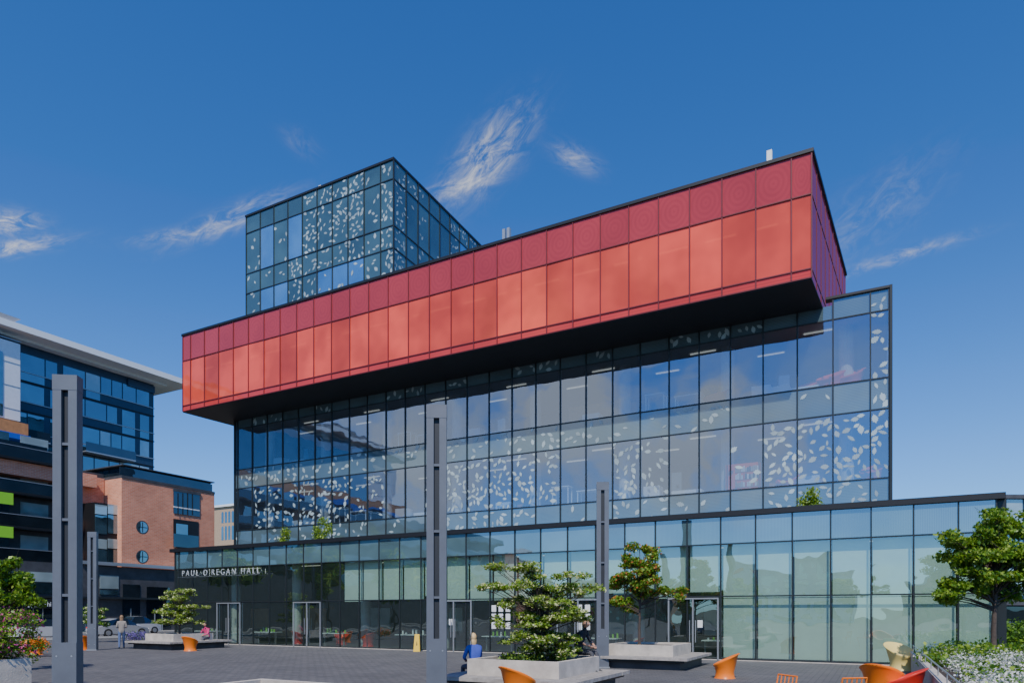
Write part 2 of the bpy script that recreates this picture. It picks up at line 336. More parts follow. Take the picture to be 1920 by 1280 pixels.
# soft clouds in the half of the sky behind the viewer (seen mirrored in the glass)
n=nt.nodes.new('ShaderNodeTexNoise'); n.inputs['Scale'].default_value=5.0; n.inputs['Detail'].default_value=7; n.inputs['Roughness'].default_value=.55; n.inputs['Distortion'].default_value=.3
mp=nt.nodes.new('ShaderNodeMapping'); mp.inputs['Scale'].default_value=(1,1,1.4); mp.inputs['Location'].default_value=(5.1,2.3,1.4); L(tc.outputs['Generated'],mp.inputs[0]); L(mp.outputs[0],n.inputs['Vector'])
nb=sstep(n.outputs[0],.33,.60)
back=None
for (D,r_,st_) in (((-.707,-.636,.308),13,1.0),((-.90,-.389,.193),10,1.0),((-.621,-.753,.218),7,.9),((-.786,-.53,.317),8,.6),((-.5,-.83,.26),7,.4)):
    vd=nt.nodes.new('ShaderNodeVectorMath'); vd.operation='DOT_PRODUCT'; L(tc.outputs['Generated'],vd.inputs[0]); vd.inputs[1].default_value=Vector(D).normalized()
    q=nm('MULTIPLY',sstep(vd.outputs['Value'],math.cos(math.radians(r_)),1.0),st_); back=q if back is None else nm('ADD',back,q)
back=nm('MULTIPLY',nm('MULTIPLY',back,nb),.95)
tot=nm('MINIMUM',nm('ADD',tot,back),.9)
mx=nt.nodes.new('ShaderNodeMix'); mx.data_type='RGBA'; L(tot,mx.inputs[0]); L(tint.outputs[2],mx.inputs[6]); mx.inputs[7].default_value=(5.8,6.0,6.4,1)
L(mx.outputs[2],bg.inputs[0])

# ---------------------------------------------------------------- ground
flat=Fr((0,0),Vector((1,0,0)),Vector((0,-1,0)))
g=MB(); g.face([(-1500,-1500,-.03),(1500,-1500,-.03),(1500,1500,-.03),(-1500,1500,-.03)],M['groundm']); g.build('ground')
GO=P(402,75); G=Fr(GO,TD,MD)           # face line of the buildings across the street
def sheet(name,fr,a0,a1,d0,d1,z,mat):
    m=MB(); m.face([fr.pt(a0,d0,z),fr.pt(a1,d0,z),fr.pt(a1,d1,z),fr.pt(a0,d1,z)],mat,[(a0,d0),(a1,d0),(a1,d1),(a0,d1)]); return m.build(name)
sheet('plaza_paving',Fr((0,0),SD,ND),-80,60,-60,80,0.0,M['paver'])
rd=MB(); rd.box(G,-140,160,3.6,12.4,-.02,.006,M['asphalt']); rd.build('road')
ln=MB()
for k in range(-30,34): ln.box(G,k*4.5,k*4.5+2,7.95,8.07,.006,.011,M['linewhite'])
ln.build('road_markings')
sw=MB(); sw.box(G,-140,160,0,3.45,-.02,.13,M['side']); sw.box(G,-140,160,3.45,3.6,-.02,.135,M['kerb']); sw.build('sidewalk')
kb=MB(); kb.box(G,-140,160,12.4,12.55,-.02,.12,M['kerb']); kb.box(G,-140,160,12.55,15.5,-.02,.10,M['side']); kb.build('plaza_sidewalk')

# ---------------------------------------------------------------- library
lib=empty('library_building',(0,0,0))
LO=Fr(P(1868,23.12)); RO=Fr(P(1522,26.13)); MO=Fr(P(1667,27.49)); PO=Fr(P(738,42.5))
def bounds(fr,x0,wd,send):
    b=[0.0]; s=fr.at(x0)
    while s<send-.2:
        b.append(s); s+=wd
    b.append(send); return b
def mullions(mb,fr,bs,z0,z1,mat,w=.05,d=.045,skip=()):
    for s in bs: mb.box(fr,s-w/2,s+w/2,-.02,d,z0,z1,mat)
def transoms(mb,fr,s0,s1,zs,mat,w=.05,d=.04):
    for z in zs: mb.box(fr,s0,s1,-.02,d,z-w/2,z+w/2,mat)
LEAF=[(.02,-.62),(.02,-.46),(.16,-.42),(.16,-.30),(.30,-.22),(.24,-.10),(.36,.02),(.24,.10),(.27,.24),(.13,.28),(0,.5),(-.13,.28),(-.27,.24),(-.24,.10),(-.36,.02),(-.24,-.10),(-.30,-.22),(-.16,-.30),(-.16,-.42),(-.02,-.46),(-.02,-.62)]
def leaves(mb,fr,a0,a1,z0,z1,n,size=.34,d=.012):
    pts=[]
    for _ in range(n*6):
        if len(pts)>=n: break
        s=random.uniform(a0+.08,a1-.08); z=random.uniform(z0+.1,z1-.1)
        if all((s-p[0])**2+(z-p[1])**2>(size*.66)**2 for p in pts): pts.append((s,z))
    for s,z in pts:
        an=random.uniform(0,6.28); k=size*random.uniform(.7,1.2); sq=random.uniform(.55,1)
        q=[]
        for (x,y) in LEAF:
            X=x*k*sq; Y=y*k; ss=s+X*math.cos(an)-Y*math.sin(an); zz=z+X*math.sin(an)+Y*math.cos(an)
            ss=min(max(ss,a0+.03),a1-.03); zz=min(max(zz,z0+.03),z1-.03)
            q.append(fr.pt(ss,d,zz))
        mb.face(q,M['frit'])
mul=MB(); gls=MB(); lf=MB(); inn=MB(); strc=MB()
# ground-floor block
sL=LO.at(330); bL=bounds(LO,1797,1.337,sL)
for i in range(len(bL)-1):
    a,b=bL[i]+.0,bL[i+1]
    gls.quad(LO,a,b,0,.06,2.56,M['glassL'],.005); gls.quad(LO,a,b,0,2.56,4.65,M['glassL'],.005)
    gls.quad(LO,a,b,0,4.65,5.74,M['spanL'],.004)
mullions(mul,LO,bL,.02,5.74,M['mullion']); transoms(mul,LO,0,sL,[.06,2.56,4.65],M['mullion'])
strc.box(LO,-.25,sL+.45,-.35,.14,5.74,5.95,M['black'])
strc.box(LO,-.2,sL+.4,-34,-.36,5.55,5.80,M['roof'])
strc.box(LO,-.05,-.3,-34,-.1,0,5.74,M['mullion']); strc.box(LO,sL+.05,sL+.3,-34,-.1,0,5.74,M['mullion'])
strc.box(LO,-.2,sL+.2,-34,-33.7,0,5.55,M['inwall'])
strc.box(LO,-.2,sL+.2,-.3,.06,-.02,.035,M['concrete'])
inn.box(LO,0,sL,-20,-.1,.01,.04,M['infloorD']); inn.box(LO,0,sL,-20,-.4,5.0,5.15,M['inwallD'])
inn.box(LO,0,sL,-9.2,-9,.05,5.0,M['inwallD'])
for k in range(8):
    s=2.5+k*5.35; c=LO.pt(s,-2.2,0); inn.tube([c,c+Vector((0,0,5))],.28,M['column'],16)
    inn.box(LO,s+1.2,s+3.2,-6,-5.9,.8,2.2,random.choice([M['inwallL'],M['wood'],M['white']]))
    inn.box(LO,s+.6,s+2.2,-1.6,-.8,.72,.76,M['white']); 
    for a in(.7,2.1): inn.box(LO,s+a,s+a+.05,-1.25,-1.15,.04,.72,M['steel'])
    for q in range(7): inn.box(LO,s+.65+q*.22,s+.72+q*.22,-1.3,-1.23,.76,.76+random.uniform(.08,.3),random.choice([M['white'],M['green'],M['winA'],M['black']]))
    for q in range(2): inn.box(LO,s+.3,s+2.3,-2-q*2.5,-1.92-q*2.5,4.9,4.94,M['lamp'])
for i in range(len(bL)-1):
    a,b=bL[i],bL[i+1]; xm=(a+b)/2
    if LO.at(1860)<xm<LO.at(655): inn.quad(LO,a+.05,b-.05,-.30,2.5+random.choice([0,0,0,.05,.25]),4.7,M['blind'])
    if LO.at(1860)<xm<LO.at(1355): inn.quad(LO,a+.05,b-.05,-.32,.1,2.48,M['blind'])
# doors
for x in(430,577,852,1085,1300):
    s=LO.at(x); 
    for k in(-1.0,0,1.0): strc.box(LO,s+k-.03,s+k+.03,.045,.10,.03,2.5,M['steel'])
    strc.box(LO,s-1.03,s+1.03,.046,.105,2.45,2.51,M['steel'])
    for k in(-.12,.12): strc.box(LO,s+k-.015,s+k+.015,.12,.15,.7,1.6,M['steel'])
# paper notices taped to the glass
for x0,nx,nz in((922,3,3),(1082,2,3)):
    s=LO.at(x0)
    for i in range(nx):
        for j in range(nz):
            a=s-i*.38; z=1.15+j*.40; inn.quad(LO,a-.24,a,.006,z,z+.31,M['white'])
for x in(842,1308): 
    s=LO.at(x); inn.quad(LO,s-.2,s,.008,1.3,1.6,M['white'])
# upper glass block (floors 3 and 4)
sM=MO.at(442); bM=bounds(MO,1632,1.38,sM); zt=H+12.80
Z=[H+3.3,H+4.53-.3,H+5.44,H+8.23,H+9.48,H+12.2]
sp_end=MO.at(1548)
leafB={0:7,1:13,2:13,3:13,4:2,7:8,8:13,11:9,12:11,13:13,14:13,15:13,16:2,19:6,20:4,21:9,22:10,23:12,24:5,25:8,26:7}
leafS={0:3,5:4,6:4,9:3,10:4,11:5,12:4,13:4,14:4,15:3,17:4,20:3,21:3,22:3,23:4,24:5,25:5,26:4,27:3}
leafS2={0:2,1:5,2:5,3:4,7:3,8:4,12:4,13:5,14:5,15:4,18:2,20:3,21:4,22:4,23:4,25:3}
leafT={0:2,4:3,5:3,6:3,9:2,11:3,12:3,15:3,17:3,18:2,22:3,25:2,26:2}
for i in range(len(bM)-1):
    a,b=bM[i],bM[i+1]
    gls.quad(MO,a,b,0,Z[0],Z[2],M['spanM'],.003,)
    gls.quad(MO,a,b,0,Z[2],Z[3],M['glassM'],.004)
    gls.quad(MO,a,b,0,Z[3],Z[4],M['spanM'],.003)
    gls.quad(MO,a,b,0,Z[4],Z[5],M['glassM'],.004)
    gls.quad(MO,a,b,0,Z[5],H+13.05 if b<sp_end+.2 else zt,M['spanM'],.003)
    if i in leafB: leaves(lf,MO,a,b,Z[2],Z[3],int(leafB[i]*2.0))
    if i in leafS: leaves(lf,MO,a,b,Z[3],Z[4],int(leafS[i]*1.7))
    elif random.random()<.5: leaves(lf,MO,a,b,Z[3],Z[4],2)
    if i in leafS2: leaves(lf,MO,a,b,Z[0]+1,Z[2],int(leafS2[i]*1.7))
    elif random.random()<.5: leaves(lf,MO,a,b,Z[0]+1,Z[2],2)
    if i in leafT: leaves(lf,MO,a,b,Z[5],zt,leafT[i]+1)
leaves(lf,MO,bM[0],bM[1],Z[4],Z[5],9)
mullions(mul,MO,bM[3:],Z[0],zt-.01,M['mullion'],.055,.06); mullions(mul,MO,bM[:3],Z[0],H+13.05,M['mullion'],.055,.06)
transoms(mul,MO,0,sM,Z[2:],M['mullion'])
strc.box(MO,-.03,sp_end,-.3,.1,H+13.05,H+13.15,M['black'])
strc.box(MO,-.12,-.03,-28,.12,Z[0],H+13.15,M['mullion']); strc.box(MO,sM+.04,sM+.14,-28,.05,Z[0],zt,M['mullion'])
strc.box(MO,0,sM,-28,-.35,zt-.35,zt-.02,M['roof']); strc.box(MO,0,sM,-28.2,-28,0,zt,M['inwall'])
def table(mb,fr,a,d,z,w=1.3,h=.9):
    mb.box(fr,a,a+w,d-.6,d,z+h-.05,z+h,M['white'])
    for q in(.04,w-.08): 
        for dd in(-.55,-.08): mb.box(fr,a+q,a+q+.05,d+dd,d+dd+.05,z,z+h-.05,M['white'])
for zf,zc in((Z[2]-.15,Z[3]+.1),(Z[4]-.15,Z[5]+.15)):
    inn.box(MO,.1,sM,-14,-.15,zf-.3,zf,M['infloor']); inn.box(MO,.1,sM,-14,-.2,zc,zc+.25,M['ceil'])
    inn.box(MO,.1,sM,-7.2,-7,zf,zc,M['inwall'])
    for k in range(8):
        s=1.6+k*5.0; 
        if s>sM-1: continue
        c=MO.pt(s,-1.5,zf); inn.tube([c,c+Vector((0,0,zc-zf))],.3,M['column'],16)
        for q in range(2):
            if s<sM-5: inn.box(MO,s+.5+q*2.2,s+1.7+q*2.2,-1.4-q*1.8,-1.33-q*1.8,zc-.06,zc-.02,M['lamp'])
        if s>sM-5: continue
        t=(k+int(zf))%3
        if t==0: table(inn,MO,s+1,-.7,zf); table(inn,MO,s+2.8,-.9,zf,1.0,1.25)
        elif t==1:
            inn.box(MO,s+.9,s+3.2,-2.2,-1.8,zf,zf+1.5,M['wood']); inn.box(MO,s+1,s+1.9,-1.1,-.5,zf,zf+.6,M['white'])
        else:
            inn.box(MO,s+1,s+2.4,-1.2,-.6,zf,zf+.45,M['white']); inn.box(MO,s+3,s+3.8,-1.3,-.7,zf,zf+.8,M['white']); inn.box(MO,s+2.4,s+2.9,-3,-2.5,zf,zf+1.7,M['winA'])
# bookcase with red ends
inn.box(MO,MO.at(1420),MO.at(1355),-1.0,-.7,Z[2]-.15,Z[2]+1.3,M['redfab'])
for q in range(4): 
    for j in range(12):
        a=MO.at(1418)+j*.085; inn.box(MO,a,a+.07,-.695,-.66,Z[2]-.1+q*.34,Z[2]+random.uniform(.08,.2)+q*.34,random.choice([M['white'],M['inwallL'],M['tan'],M['navy'],M['red']]))
inn.box(MO,MO.at(1478),MO.at(1425),-1.1,-.5,Z[4]-.15,Z[4]+.45,M['white'])
# red cantilevered box
sR=RO.at(343); bR=[0.0]; s=RO.at(1484)
while s<sR-.2: bR.append(s); s+=1.31
bR.append(sR)
ZR=[H+12.82,H+13.17,H+16.02,H+17.60]; ztop=H+17.66
for i in range(len(bR)-1):
    a,b=bR[i],bR[i+1]
    gls.quad(RO,a,b,0,ZR[0],ZR[1],M['redS'],.003); gls.quad(RO,a,b,0,ZR[1],ZR[2],M['redW'],.006); gls.quad(RO,a,b,0,ZR[2],ZR[3],M['redU'],.004,True)
mullions(mul,RO,bR,ZR[0],ZR[3],M['redmul'],.045,.04); transoms(mul,RO,0,sR,ZR[:3],M['redmul'],.045)
ED=Vector((0.623,1,0)); EDn=ED.normalized(); EL=ED.length*9.5
EN=Vector((EDn.y,-EDn.x,0)); RE=Fr(RO.O,EDn,EN)
RL=Fr(RO.pt(sR,0,0),EDn,-EN)
for fr_ in(RE,RL):
    bs=[EL*k/9 for k in range(10)]
    for a,b in zip(bs,bs[1:]):
        for z0,z1 in zip(ZR,ZR[1:]): gls.quad(fr_,a,b,0,z0,z1,M['redE'],.0005)
    mullions(mul,fr_,bs,ZR[0],ZR[3],M['redmul'],.04,.02); transoms(mul,fr_,0,EL,ZR[1:3],M['redmul'],.04,.018)
cR=[RO.pt(0,0,0),RO.pt(sR,0,0),RO.pt(sR,0,0)+EDn*EL,RO.pt(0,0,0)+EDn*EL]
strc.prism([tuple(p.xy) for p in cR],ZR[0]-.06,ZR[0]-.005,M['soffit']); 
e=.07
top=[RO.pt(-e,e,0),RO.pt(sR+e,e,0),RO.pt(sR+e,e,0)+EDn*(EL+.2),RO.pt(-e,e,0)+EDn*(EL+.2)]
strc.prism([tuple(p.xy) for p in top],ZR[3]+.005,ztop+.08,M['black'],M['roof'])
strc.prism([tuple(p.xy) for p in [cR[3],cR[2],cR[2]+EDn*.1,cR[3]+EDn*.1]],ZR[0],ZR[3],M['redmul'])
inn.prism([tuple((RO.pt(.2,-.2,0)).xy),tuple(RO.pt(sR-.2,-.2,0).xy),tuple(RO.pt(sR-.2,-7,0).xy),tuple(RO.pt(.2,-7,0).xy)],ZR[1]-.2,ZR[1]-.02,M['infloor'])
inn.box(RO,.2,sR-.2,-4.2,-4.0,ZR[1],ZR[2]+.4,M['inwallL']); inn.box(RO,.2,sR-.2,-7,-.2,ZR[2]+.1,ZR[2]+.3,M['ceil'])
for k in range(18):
    s=1.0+k*2.05
    inn.box(RO,s,s+1.3,-1.5,-1.42,ZR[2]-.08,ZR[2]-.02,M['lamp'])
    if k%3==0: inn.box(RO,s,s+.3,-.9,-.6,ZR[1],ZR[2]+.1,M['column'])
    if k%4==1: inn.box(RO,s+.4,s+1.5,-1.1,-.5,ZR[1],ZR[1]+.9,M['white'])
# penthouse box
sP=PO.at(462); bP=[0.0]; s=PO.at(714)
while s<sP-.2: bP.append(s); s+=1.34
bP.append(sP)
PD=Vector((0.44,0.897,0)).normalized(); PN=Vector((PD.y,-PD.x,0)); PS=Fr(PO.O,PD,PN)
ZP=[H+14.0,H+15.6,H+18.5,H+19.8,H+22.7,H+24.1,H+27.0,H+28.17]
for i in range(len(bP)-1):
    a,b=bP[i],bP[i+1]; n_=len(bP)-2
    for r_ in range(len(ZP)-1):
        z0,z1=ZP[r_],ZP[r_+1]
        j=n_-i      # from the left end
        w_=(r_==5 and j in(1,3)) or (r_ in(3,1) and j in(1,2,5,6,7)); 
        gls.quad(PO,a,b,0,z0,z1,M['pentW'] if w_ else M['pentF'],.004)
        if not w_ or r_==3:
            dens=random.choice([1.0,1.4,1.6]) if 0<j and j not in(1,2,) or r_<3 else .35
            if r_==6 and j<4: dens=.0
            if i in(1,) : dens*=.4
            leaves(lf,PO,a,b,z0,z1,int((b-a)*(z1-z0)*4.2*dens*(.35 if w_ else 1)),.33)
mullions(mul,PO,bP,ZP[0],ZP[-1],M['mullion'],.055,.05); transoms(mul,PO,0,sP,ZP[1:-1],M['mullion'],.055)
bS=[k*1.34 for k in range(19)]
for i,(a,b) in enumerate(zip(bS,bS[1:])):
    for r_ in range(len(ZP)-1):
        z0,z1=ZP[r_],ZP[r_+1]; w_=(r_==3 and i in(5,6,7,8)) or (r_==5 and i in (6,))
        gls.quad(PS,a,b,0,z0,z1,M['pentW'] if w_ else M['pentF'],.003)
        dn={0:1.3,1:.2,2:.4,3:.1,4:.0,5:.9,6:1.2,7:1.2}.get(i,.7)
        if r_==6 and i in(0,1): dn=.9
        if not w_: leaves(lf,PS,a,b,z0,z1,int((b-a)*(z1-z0)*3.6*dn),.33)
mullions(mul,PS,bS,ZP[0],ZP[-1],M['mullion'],.055,.05); transoms(mul,PS,0,bS[-1],ZP[1:-1],M['mullion'],.055)
cP=[PO.pt(-.05,.07,0),PO.pt(sP+.07,.07,0),PO.pt(sP+.07,0,0)+PD*24.3,PO.O+PD*24.3+PN*.07]
strc.prism([tuple(p.xy) for p in cP],ZP[-1]+.003,ZP[-1]+.14,M['black'],M['roof'])
strc.prism([tuple(p.xy) for p in [PO.pt(sP,0,0),PO.pt(sP,0,0)+PD*24.1,PO.pt(sP-.2,0,0)+PD*24.1,PO.pt(sP-.2,-.02,0)]],ZP[0],ZP[-1],M['pentF'])
gls.build('curtain_wall_glass',lib); mul.build('mullions',lib); lf.build('leaf_print',lib); inn.build('interior',lib); strc.build('structure',lib)
# letters on the hall
tx=bpy.data.curves.new('hall_lettering','FONT'); tx.body="PAUL O'REGAN HALL"; tx.size=.50; tx.space_character=1.5; tx.extrude=.015; tx.offset=-.006
to=put(bpy.data.objects.new('hall_lettering',tx),lib); tx.materials.append(M['letter'])
p0=LO.pt(LO.at(341,.45),.45,4.17)
R=Matrix((( -SD.x,0,ND.x),(-SD.y,0,ND.y),(0,1,0))).to_4x4()
to.matrix_world=Matrix.Translation(p0)@R
bpy.context.view_layer.update()
want=LO.at(341,.45)-LO.at(486,.45)
for _ in range(4):
    wd=to.dimensions.x; tx.space_character=max(1.0,tx.space_character+(want-wd)/want*1.2); bpy.context.view_layer.update()
rod=MB()
rod.box(LO,LO.at(486,.45),LO.at(341,.45),.43,.445,4.11,4.122,M['steel'])
for k in range(6):
    s=LO.at(341)-k*want/5.2-.2; rod.box(LO,s-.012,s+.012,.05,.43,4.111,4.121,M['steel'])
rod.build('lettering_rail',lib)
# roof fittings
rf=MB()
s=RO.at(950,-4)
for k in(-.14,.14): rf.box(RO,s+k-.08,s+k+.08,-4.1,-3.9,ztop+.1,ztop+3.1,M['steel'])
s=RO.at(1443,-1); rf.box(RO,s-.03,s+.03,-1.03,-.97,ztop+.1,ztop+.5,M['steel']); rf.box(RO,s-.10,s+.10,-1.06,-.9,ztop+.45,ztop+1.1,M['white'])
s=PO.at(595); rf.box(PO,s-.1,s+.1,-.4,-.2,ZP[-1]+.14,ZP[-1]+.4,M['white'])
rf.build('roof_fittings',lib)
for x,hh in((536,1.1),(608,1.6),(600,1.0),(1523,.9),(1515,.5)):
    c=LO.pt(LO.at(x,-1),-1,5.85)
    leafquads('roof_shrub',[tuple(c+Vector((random.uniform(-.2,.2),random.uniform(-.2,.2),hh*k))) for k in(.2,.4,.6,.8)],[(.32,.3,.25)]*4,120,.12,[M['leafA']],up=.2)

# ---------------------------------------------------------------- buildings across the street
ap=empty('brick_apartment_building'); b=MB()
s228=G.at(228); s402=G.at(402)
zb=6.3; ztb=14.9
b.box(G,s228,s402,-14,0,zb,ztb,M['brick'],M['roof'])
b.box(G,s228-.02,s402+.02,-14,.06,ztb,ztb+.25,M['stonedark'])
b.box(G,-110,s402,-14,.12,0,zb,M['stonedark'])
d0=-2.9; sl_=-110
b.box(G,sl_,s228,-14,d0,zb,H+13.6,M['stonedark'],M['roof'])
def rect(x0,x1,y0,y1,mat,d,th=.06,mb=b,fr=G):
    a0=fr.at(x0,d); a1=fr.at(x1,d); xm=(x0+x1)/2; Y=fr.Y(xm,d); mb.box(fr,a0,a1,d,d+th,zat(y1,Y),zat(y0,Y),mat)
rect(140,193,893,1062,M['brick'],d0,.25)
b.box(G,G.at(-250,d0+1.2),G.at(182,d0+1.2),d0,d0+1.2,G.z(100,901,d0+1.2),G.z(100,876,d0+1.2),M['brick'])
b.box(G,G.at(-250,d0+1.4),G.at(104,d0+1.4),d0,d0+.1,G.z(50,880,d0),G.z(50,832,d0),M['winD'])
for z in(H+2.9+k*2.95 for k in range(4)):
    b.box(G,-110,G.at(105,d0),d0,d0+1.6,z+1.45,z+1.65,M['black'])
    b.box(G,-110,G.at(105,d0),d0+1.55,d0+1.6,z+1.65,z+2.6,M['winD'])
    b.box(G,-110,G.at(105,d0),d0+1.54,d0+1.62,z+2.6,z+2.66,M['steel'])
    for k in range(14):
        a=G.at(105,d0)-k*3.2-.4; b.box(G,a-2.6,a-.3,d0,d0+.05,z+1.75,z+4.0,M['winA'] if k%3 else M['winL'])
for y0,y1 in((921,943),(985,1006)): rect(-30,24,y0,y1,M['green'],d0+1.7,.1)
b.box(G,G.at(177,d0+2.2),G.at(227,d0+2.2),d0,d0+2.2,zb,G.z(200,944,d0+2.2),M['black'])
for y0,y1,mt in((946,964,M['winL']),(966,1000,M['winA']),(1010,1028,M['winL']),(1030,1058,M['winA'])):
    rect(178,200,y0,y1,mt,d0+2.205,.05); rect(202,226,y0,y1,mt,d0+2.205,.05)
rect(325,374,924,965,M['winD'],.03,.05); rect(324,375,919,924,M['stonedark'],.02,.12); 
rect(325,372,975,1028,M['black'],.03,.03); rect(330,352,982,1022,M['winA'],.07,.03)
rect(325,372,1002,1026,M['winD'],.5,.05); b.box(G,G.at(325),G.at(372),.06,.5,G.z(350,1029),G.z(350,1026),M['stonedark'])
for x in(334,343,352,361): rect(x-.6,x+.6,924,965,M['mullion'],.09,.04)
rect(325,374,952,954,M['white'],.09,.04)
def disc(fr,x,y,r,d,mat,mb=b,n=24):
    s=fr.at(x,d); z=fr.z(x,y,d); mb.face([fr.pt(s+r*math.cos(t),d,z+r*math.sin(t)) for t in [2*math.pi*k/n for k in range(n)]],mat)
for y in(988,1043):
    disc(G,267,y,.66,.01,M['stonedark']); disc(G,267,y,.56,.02,M['winA'])
    s=G.at(267); b.box(G,s-.03,s+.03,.025,.05,G.z(267,y)-.5,G.z(267,y)+.5,M['mullion']); b.box(G,s-.5,s+.5,.026,.052,G.z(267,y)-.03,G.z(267,y)+.03,M['mullion'])
b.box(G,G.at(233,-2),G.at(395,-2),-12,-2,ztb+.25,ztb+1.6,M['winD'],M['black']); b.box(G,G.at(225,-1),G.at(398,-1),-1.1,-1,ztb+.25,ztb+1.25,M['winD'])
b.box(G,G.at(225,-2),G.at(398,-2),-12,-1.6,ztb+1.6,ztb+1.7,M['stonedark'])
for x0,x1,y0,y1,mt in((187,222,1078,1103,M['winL']),(187,222,1106,1114,M['winA']),(52,102,1072,1090,M['winL']),(52,102,1092,1112,M['winA']),(0,38,1070,1110,M['winA']),
    (230,262,1095,1178,M['winD']),(275,318,1100,1176,M['winD']),(335,395,1100,1172,M['winA']),(52,100,1140,1186,M['winD']),(104,180,1140,1184,M['winA']),(-60,40,1120,1186,M['winD'])):
    rect(x0,x1,y0,y1,mt,.14,.05)
for x in(62,80,120,140,160,290,304,350,365,380,245): rect(x-.7,x+.7,1140,1182,M['steel'],.2,.05)
rect(-60,320,1117,1121,M['mullion'],.13,.5); rect(150,330,1056,1062,M['steel'],.1,.4)
b.build('facade',ap)
sg=MB(); rect(48,150,1122,1140,M['black'],.7,.12,sg); 
s=G.at(61,.84); z=G.z(61,1131,.84)
sg.face([G.pt(s+.62*math.cos(t),.835,z+.36*math.sin(t)) for t in [2*math.pi*k/24 for k in range(24)]],M['white'])
sg.face([G.pt(s+.40*math.cos(t),.84,z+.22*math.sin(t)) for t in [2*math.pi*k/24 for k in range(24)]],M['red'])
sgo=sg.build('shop_sign')
st=bpy.data.curves.new('sign_text','FONT'); st.body='Sushi Nami'; st.size=.60; st.extrude=.01; st.materials.append(M['white'])
sto=put(bpy.data.objects.new('sign_text',st),sgo)
Rg=Matrix(((TD.x,0,MD.x),(TD.y,0,MD.y),(0,1,0))).to_4x4()
sto.matrix_world=Matrix.Translation(G.pt(G.at(72,.86),.86,z-.22))@Rg@Matrix.Diagonal((.85,1,1,1))

# navy tower with white roof
tw=empty('apartment_tower'); b2=MB(); TY=108400
T=Fr(P(288,TY/(1643-288)),TD,MD)
zr=T.z(288,722)
b2.box(T,-80,0,-22,0,8,zr,M['navy'],M['roof'])
for k in range(6):
    z1=zr-.9-k*2.95; z0=z1-1.75
    a=-0.6
    while a>-78:
        wv=random.choice([1.1,1.5,2.2]); mt=random.choice([M['winA'],M['winA'],M['winL'],M['winA']])
        b2.box(T,a-wv,a,.0,.04,z0,z1,mt)
        if random.random()<.3: b2.box(T,a-wv,a,.0,.045,z0-.9,z0-.08,M['winA'])
        a-=wv+random.choice([.12,.12,.6])
    b2.box(T,-80,.05,.0,.10,z0-1.05,z0-.95,M['black']); b2.box(T,-80,.05,0,.12,z0-.12,z0-.04,M['steel'])
    if k>1:
        for a in(-3,-12,-20): b2.box(T,a-5.5,a,.1,1.3,z0-1.1,z0-.98,M['steel']); b2.box(T,a-5.5,a,1.25,1.3,z0-.98,z0-.05,M['winD'])
b2.box(T,-3.2,.03,.0,.2,zr-1.0,zr-.2,M['navy'])
b2.box(T,-85,3.0,-24,2.8,zr+.25,zr+.85,M['white'])
b2.box(T,-80,1.0,-22,1.0,zr,zr+.25,M['white'])
aw=T.at(38,2); b2.box(T,-80,aw,0,2,T.z(20,786,2),T.z(20,640,2),M['cladwhite'])
b2.box(T,aw-60,T.at(6,2.1),2,2.06,T.z(6,780,2),T.z(6,660,2),M['winA'])
for k in range(5): b2.box(T,-80,aw+.02,.0,2.03,T.z(20,786,2)+1+k*2.2,T.z(20,786,2)+1.06+k*2.2,M['steel'])
b2.box(T,-80,T.at(53,4),2,4,T.z(30,812,4),T.z(30,790,4),M['wood']); b2.box(T,-80,T.at(56,4),2,4.15,T.z(30,822,4.1),T.z(30,812,4.1)-.02,M['blue'])
b2.box(T,-80,T.at(108,3),-2,3,9,T.z(60,838,3),M['winD'],M['black'])
b2.build('tower_body',tw)
fb=MB(); W=Fr(P(446,170),SD,ND)
s1=W.at(396); b3=empty('distant_arched_building')
fb.box(W,-12,s1+6,-20,0,0,W.z(420,950),M['tan']); fb.box(W,-12,s1+6.5,-20,.5,W.z(420,950),W.z(420,946),M['white']); fb.box(W,-.5,3,-8,-3,W.z(420,946),W.z(420,938),M['tan'])
for k in range(-2,5):
    a=.6+k*1.25
    for z0,z1 in((W.z(420,1012),W.z(420,985)),(W.z(420,980),W.z(420,958))):
        n=10; q=[W.pt(a-.4,.03,z0),W.pt(a+.4,.03,z0)]+[W.pt(a+.4*math.cos(t),.03,z1-.5+.4*math.sin(t)) for t in [math.pi*i/n for i in range(n+1)]]
        fb.face(q,M['winA'])
fb.build('walls',b3)
rb=MB(); Q=Fr(P(1871,48),Vector((1,0,0)),Vector((0,-1,0)))
rb.box(Q,0,40,-15,0,0,Q.z(1871,935),M['navy'],M['roof']); rb.box(Q,-.3,40,-15,.3,Q.z(1871,935),Q.z(1871,928),M['stonedark'])
rb.box(Q,.5,40,-12,-2,Q.z(1871,928),Q.z(1871,917),M['winA'],M['roof'])
for k in range(16):
    for j in range(4): rb.box(Q,.3+k*1.6,1.7+k*1.6,0,.05,.6+j*2.5,2.5+j*2.5,random.choice([M['winA'],M['winL']]))
rbo=rb.build('glass_office_building')
pv=MB(); V=Fr(P(1866,36),Vector((1,0,0)),Vector((0,-1,0)))
pv.box(V,0,14,-6,0,2.3,2.6,M['stonedark']); pv.box(V,.5,13,-5,-4.8,0,2.3,M['winD']); 
for k in range(5): pv.box(V,.5+k*3,.7+k*3,-.4,-.2,0,2.3,M['steel'])
pv.build('pavilion')

